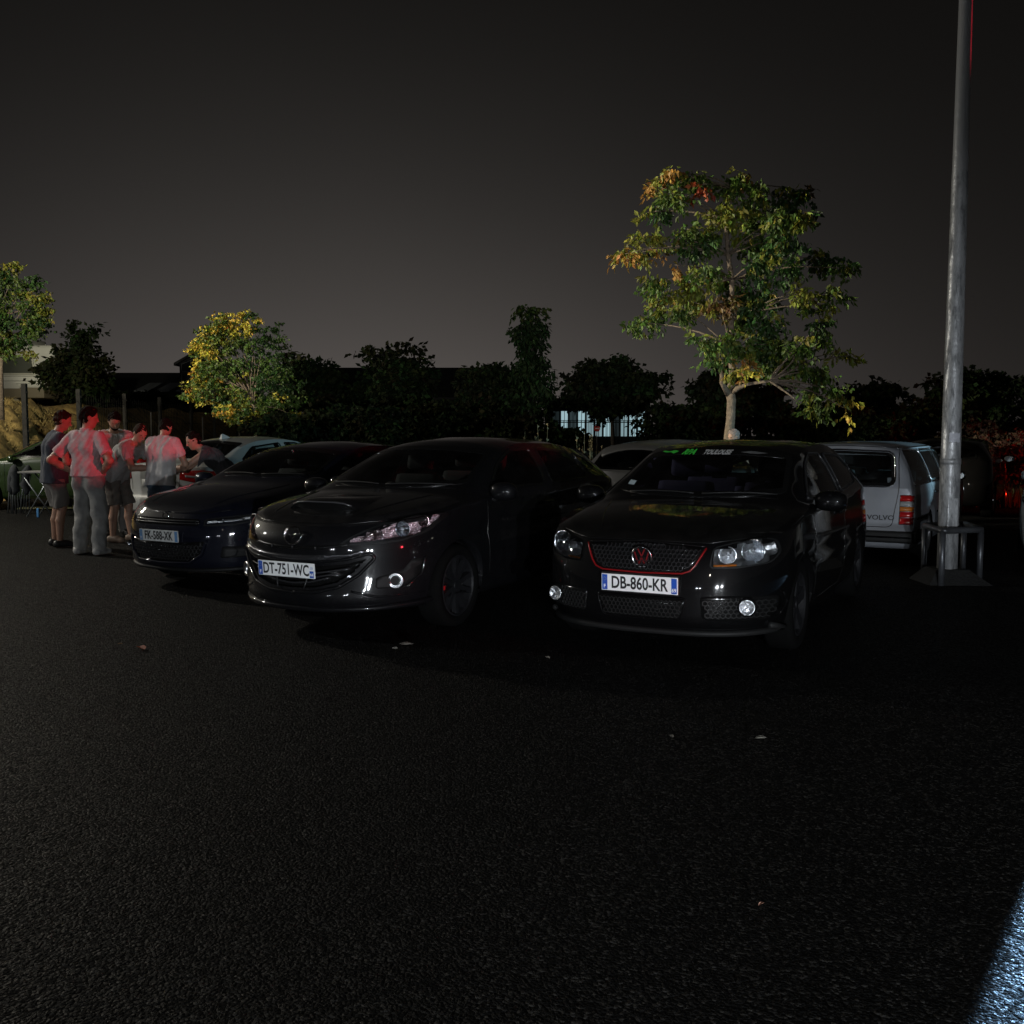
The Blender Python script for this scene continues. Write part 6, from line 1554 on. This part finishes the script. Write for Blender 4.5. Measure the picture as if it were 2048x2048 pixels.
def person(label, loc, yaw, h=1.8, lean=0, hunch=6, head=(0, 0), armL=None, armR=None, shirt=None, legs=None, shorts=False, shoes=None, hair=None, beard=False,
           feet=((0, .12, 0), (0, -.12, 0)), knees=None, collar=False, heavy=0.0, seed=0, sleeve=.62, hem=-.04, socks=None, group='men gathered round the white saloon'):
    s = h / 1.78; root = thing('person', label, 'person', loc, R(yaw), group)
    A = lambda *v: np.array(v, float)
    la = R(lean); u = A(math.sin(la), 0, math.cos(la)); f = A(math.cos(la), 0, -math.sin(la)); l = A(0, 1, 0)
    pel = A(-.28 * math.sin(la), 0, .93 - .05 * math.sin(la)) 
    la2 = R(lean + hunch); u2 = A(math.sin(la2), 0, math.cos(la2)); f2 = A(math.cos(la2), 0, -math.sin(la2))
    waist = pel + u * .16; chest = pel + u * .36; neck = chest + u2 * .185
    hy, hp = R(head[0]), R(head[1] + lean * .35 + hunch)
    hf = A(math.cos(hp) * math.cos(hy), math.cos(hp) * math.sin(hy), -math.sin(hp)); hl = A(-math.sin(hy), math.cos(hy), 0); hu = np.cross(hf, hl)
    hc = neck + u2 * .07 + hu * .105 + hf * .015
    sh = [chest + u2 * .125 + l * q * .185 for q in (1, -1)]
    hip = [pel + l * q * .095 - A(0, 0, .03) for q in (1, -1)]
    an = [A(feet[i][0], feet[i][1], .085 + feet[i][2]) for i in (0, 1)]
    kn = knees or [None, None]
    kn = [A(*kn[i]) if kn[i] is not None else (hip[i] + an[i]) / 2 + A(.05, .005 * (1 - 2 * i), .02) for i in (0, 1)]
    arm = []
    for i, a in enumerate((armL, armR)):
        q = 1 - 2 * i
        if a is None: a = ((-.02, q * .27, 1.13), (.10, q * .26, .90))
        arm.append((A(*a[0]), A(*a[1])))
    J = [hc, neck, chest, waist, pel] + sh + hip + an + kn + [x for a in arm for x in a]
    lo = np.min(J, 0) - .30; hi = np.max(J, 0) + .30; lo[2] = -.02
    # ---- body: one continuous surface
    vx = .0095
    B = Field(lo, hi, vx)
    def torso(F, g, k=.03):
        for q in (1, -1):
            F.cone(pel + l * q * .07, waist + l * q * .062, .112 + g + heavy * .5, .100 + g + heavy, k); F.cone(waist + l * q * .062, chest + l * q * .085, .100 + g + heavy, .112 + g + heavy * .4, k)
            F.cone(chest + l * q * .085, chest + u2 * .11 + l * q * .10, .112 + g, .075 + g, k)
        F.cone(chest + u2 * .10, neck, .085 + g, .058 + g * .6, k); F.cone(sh[0] * .8 + sh[1] * .2, sh[1] * .8 + sh[0] * .2, .066 + g, .066 + g, k)
        if heavy: F.ell(waist + f * .07, (.15 + g, .16 + g, .16), None, k)
    torso(B, 0)
    B.cone(neck - u2 * .03, hc - hu * .06, .058, .054, .02)
    Rm = np.stack([hf, hl, hu], 1)
    B.ell(hc + hu * .012, (.100, .077, .112), Rm, .01)
    B.ell(hc - hu * .055 + hf * .022, (.072, .062, .070), Rm, .02)      # jaw
    B.ell(hc - hu * .098 + hf * .062, (.024, .026, .018), Rm, .015)     # chin
    B.cone(hc + hf * .094 + hu * .008, hc + hf * .112 - hu * .030, .009, .014, .010)  # nose
    for q in (1, -1):
        B.ell(hc + hf * .082 + hl * q * .034 + hu * .012, (.020, .017, .010), Rm, .0, True)   # eye sockets
        B.ell(hc + hf * .080 + hl * q * .033 + hu * .010, (.012, .013, .009), Rm, .004)
        B.cone(hc + hf * .090 + hl * q * .014 + hu * .026, hc + hf * .074 + hl * q * .055 + hu * .024, .009, .008, .008)  # brow
        B.ell(hc + hl * q * .080 - hu * .004 - hf * .006, (.020, .010, .030), Rm, .006)   # ear
    B.cone(hc + hf * .088 + hl * .022 - hu * .060, hc + hf * .088 - hl * .022 - hu * .060, .008, .008, .006)
    for i in (0, 1):
        q = 1 - 2 * i; e, w = arm[i]
        B.cone(sh[i], e, .055, .043, .03); B.cone(e, (e * .6 + w * .4), .044, .043, .02); B.cone(e * .6 + w * .4, w, .043, .029, .02)
        d = (w - e) / np.linalg.norm(w - e)
        side = np.cross(d, A(0, 0, 1)); side = side / (np.linalg.norm(side) + 1e-6); nrm = np.cross(side, d)
        pal = w + d * .05
        for tt in (-1, 1): B.cone(w + side * tt * .012, pal + side * tt * .026 + d * .03, .020, .016, .015)
        for kf, (off, ln) in enumerate(((.034, .062), (.012, .072), (-.011, .068), (-.032, .052))):
            b0 = pal + side * off + d * .035; b1 = b0 + d * ln * .55 - nrm * .010 + side * off * .1; b2 = b1 + d * ln * .40 - nrm * .026
            B.cone(b0, b1, .0098, .0092, .006); B.cone(b1, b2, .0092, .0080, .004)
        t0 = w + d * .025 + side * .030 * q; t1 = t0 + d * .030 + side * .026 * q - nrm * .012; t2 = t1 + d * .030 + side * .004 * q - nrm * .010
        B.cone(t0, t1, .0125, .0110, .008); B.cone(t1, t2, .0105, .0090, .004)
        B.cone(hip[i], kn[i], .088 + heavy * .3, .056, .03); B.cone(kn[i], kn[i] * .62 + an[i] * .38 - A(.018, 0, 0), .055, .053, .02); B.cone(kn[i] * .62 + an[i] * .38 - A(.018, 0, 0), an[i], .053, .036, .02)
        B.cone(an[i] - A(.03, 0, .045), an[i] + A(.14, .012 * q, -.055), .040, .030, .02)
    def put(name, F, m, par):
        V, Q = F.mesh(); o = mesh_obj(name, (V * s).tolist(), Q.tolist(), m, par, True); return o
    body = put('body', B, M_skin, root)
    for q in (1, -1):
        b_ = bmesh.new(); bmesh.ops.create_icosphere(b_, subdivisions=2, radius=.0105, matrix=Matrix.Translation(Vector((hc + hf * .0835 + hl * q * .033 + hu * .010) * s)))
        bm_obj('eye', b_, mat('eye', (.10, .07, .05), .15), body, True)
    # ---- shirt
    T = Field(lo, hi, vx); torso(T, .016, .04)
    hemp = pel + u * hem
    for q in (1, -1): T.cone(waist + l * q * .065, hemp + l * q * .074 - u * .12, .120 + heavy, .152 + heavy, .04)
    for i in (0, 1):
        e = arm[i][0]; T.cone(sh[i], e, .074, .066, .03, cut=sleeve)
    P = T.all(); T.f += folds(P, .010, seed, (34, 34, 14))
    T.f = np.maximum(T.f, -((P - hemp) @ u))
    T.f = np.maximum(T.f, ((P - (neck + u2 * (.012 if not collar else .03))) @ (u2 * .9 + f2 * .35)))
    put('shirt', T, shirt, root)
    if collar:
        K = Field(neck - .15, neck + .15, .008); K.cone(neck - u2 * .02, neck + u2 * .05, .078, .070, 0, cut=.95, cut0=.2); put('collar', K, shirt, root)
    # ---- trousers or shorts
    G = Field(lo, hi, vx)
    for q in (1, -1): G.cone(pel + l * q * .07 + u * .10, pel + l * q * .075 - A(0, 0, .05), .116 + heavy * .7, .124 + heavy * .6, .04)
    for i in (0, 1):
        if shorts: G.cone(hip[i], kn[i], .108 + heavy * .3, .092, .03, cut=.97)
        else:
            G.cone(hip[i], kn[i], .108, .092, .03); G.cone(kn[i], an[i] - A(0, 0, .03), .092, .082, .03, cut=1.0)
    P = G.all(); G.f += folds(P, .012, seed + 9, (16, 16, 20)); G.f = np.maximum(G.f, ((P - (pel + u * min(.09, hem + .06))) @ u))
    put('shorts' if shorts else 'trousers', G, legs, root)
    for i in (0, 1):
        q = 1 - 2 * i; S = Field(an[i] - A(.16, .12, .12), an[i] + A(.28, .12, .16), .008)
        S.cone(an[i] - A(.035, 0, .035), an[i] + A(.06, 0, -.030), .052, .050, .02); S.cone(an[i] + A(.04, 0, -.04), an[i] + A(.155, .012 * q, -.048), .046, .036, .02)
        P = S.all(); S.f = np.maximum(S.f, .008 - P[..., 2]); S.f = np.maximum(S.f, P[..., 2] - (an[i][2] + .015))
        put('shoe', S, shoes, root)
        if socks:
            S = Field(an[i] - .12, an[i] + .14, .008); S.cone(an[i] - A(0, 0, .02), an[i] + (kn[i] - an[i]) * .2, .043, .046, 0, cut=1.0); put('sock', S, socks, root)
    # ---- hair
    Hf = Field(hc - .2, hc + .2, .008); Hf.ell(hc + hu * .020 - hf * .006, (.110, .086, .116), Rm, 0)
    P = Hf.all(); Hf.f += folds(P, .014, seed + 3, (50, 50, 50))
    Hf.f = np.maximum(Hf.f, -((P - (hc + hu * .052 + hf * .064)) @ (hu * .60 - hf * .80)) + folds(P, .010, seed + 4, (45, 45, 45)))
    Hf.f = np.maximum(Hf.f, -((P - (hc - hu * .078)) @ hu) + folds(P, .008, seed + 5, (45, 45, 45)))
    for q in (1, -1): Hf.ell(hc + hl * q * .085 - hu * .012, (.026, .030, .034), Rm, 0, True)
    put('hair', Hf, hair or M_hair, root)
    if beard:
        K = Field(hc - .2, hc + .2, .007); K.ell(hc - hu * .052 + hf * .020, (.080, .069, .066), Rm, 0); K.ell(hc - hu * .092 + hf * .060, (.034, .034, .028), Rm, .02)
        P = K.all(); K.f = np.maximum(K.f, ((P - (hc - hu * .045)) @ (hu * .9 + hf * .25))); K.ell(hc + hf * .098 - hu * .058, (.03, .02, .008), Rm, 0, True); put('beard', K, hair or M_hair, root)
    return root
def cloth(name, col, **k): return mat(name, col, .9, var=.12, vscale=12, bump=.30, bscale=30, sheen=.1, **k)
J_navy = cloth('navy_cotton', (.045, .055, .08)); J_pink = cloth('pale_pink_shirt', (.66, .50, .52)); J_white = cloth('white_cotton', (.62, .61, .60)); J_grey = cloth('grey_cotton', (.42, .41, .40)); J_dark = cloth('charcoal_cotton', (.06, .06, .065))
B_grey = cloth('grey_shorts', (.20, .19, .18)); B_jog = cloth('grey_jogging_cloth', (.34, .34, .33)); B_olive = cloth('olive_shorts', (.16, .14, .12)); B_jean = cloth('denim', (.08, .12, .17)); S_dark = mat('dark_shoe', (.02, .02, .02), .5); S_white = mat('white_shoe', (.55, .54, .52), .5); S_brown = mat('tan_shoe', (.20, .14, .10), .6); S_sock = cloth('white_sock', (.6, .6, .58))
person('man in navy T-shirt and grey shorts at the left of the group, seen from behind', (-5.95, 13.35, 0), 38, 1.80, 3, 10, (-12, 8), ((.10, .24, 1.10), (.30, .06, 1.06)), ((.08, -.25, 1.10), (.30, -.02, 1.10)), J_navy, B_grey, True, S_dark, M_hair2, heavy=.012, seed=1, hem=-.10)
person('man in pale pink shirt and grey joggers with hands on hips, seen from behind', (-5.18, 12.50, 0), 72, 1.81, -2, 4, (-42, 6), ((-.14, .41, 1.14), (.00, .20, .99)), ((-.10, -.41, 1.14), (.03, -.20, .99)), J_pink, B_jog, False, S_white, M_hair, collar=True, seed=2, feet=((0, .15, 0), (-.02, -.15, 0)), hem=.02, sleeve=.72)
person('bearded man in white T-shirt facing the camera and looking down, back of the group', (-5.72, 14.75, 0), -62, 1.83, 4, 10, (4, 22), ((.10, .25, 1.12), (.32, .10, 1.10)), ((.10, -.25, 1.12), (.32, -.06, 1.12)), J_white, B_grey, False, S_dark, M_hair, True, seed=3)
person('man in light grey T-shirt and shorts leaning forward over the white boot', (-5.28, 13.95, 0), -12, 1.78, 30, 14, (-26, 4), ((.30, .24, 1.05), (.52, .10, 1.03)), ((.28, -.24, 1.02), (.52, -.10, 1.02)), J_grey, B_olive, True, S_brown, M_hair2, seed=4, hem=-.05, feet=((.02, .10, 0), (-.12, -.12, 0)))
person('man in white T-shirt and jeans with his back to the camera, nearest the blue coupe', (-4.70, 13.75, 0), 80, 1.73, 6, 14, (8, 14), ((.16, .27, 1.10), (.36, .12, 1.02)), ((.16, -.27, 1.10), (.36, -.10, 1.02)), J_white, B_jean, False, S_dark, M_hair, seed=5, hem=-.12)
person('dark-haired man in charcoal T-shirt bending left over the boot, right of the group', (-4.12, 14.35, 0), 196, 1.76, 44, 10, (16, -4), ((.45, .20, 1.02), (.60, .02, 1.00)), ((.42, -.22, .98), (.62, -.06, 1.01)), J_dark, B_jean, False, S_dark, M_hair, seed=6, hem=-.06, feet=((-.25, .12, 0), (-.05, -.13, 0)))
p = at(1474, 868, 15.9)
person('person whose head shows above the glossy black hatchback roof, before the tall tree trunk', (p.x, p.y, 0), 205, 1.55, 0, 6, (0, 10), None, None, J_dark, B_jean, False, S_dark, mat('grey_hair', (.25, .19, .17), .6, bump=.6, bscale=160), seed=7, group=None)
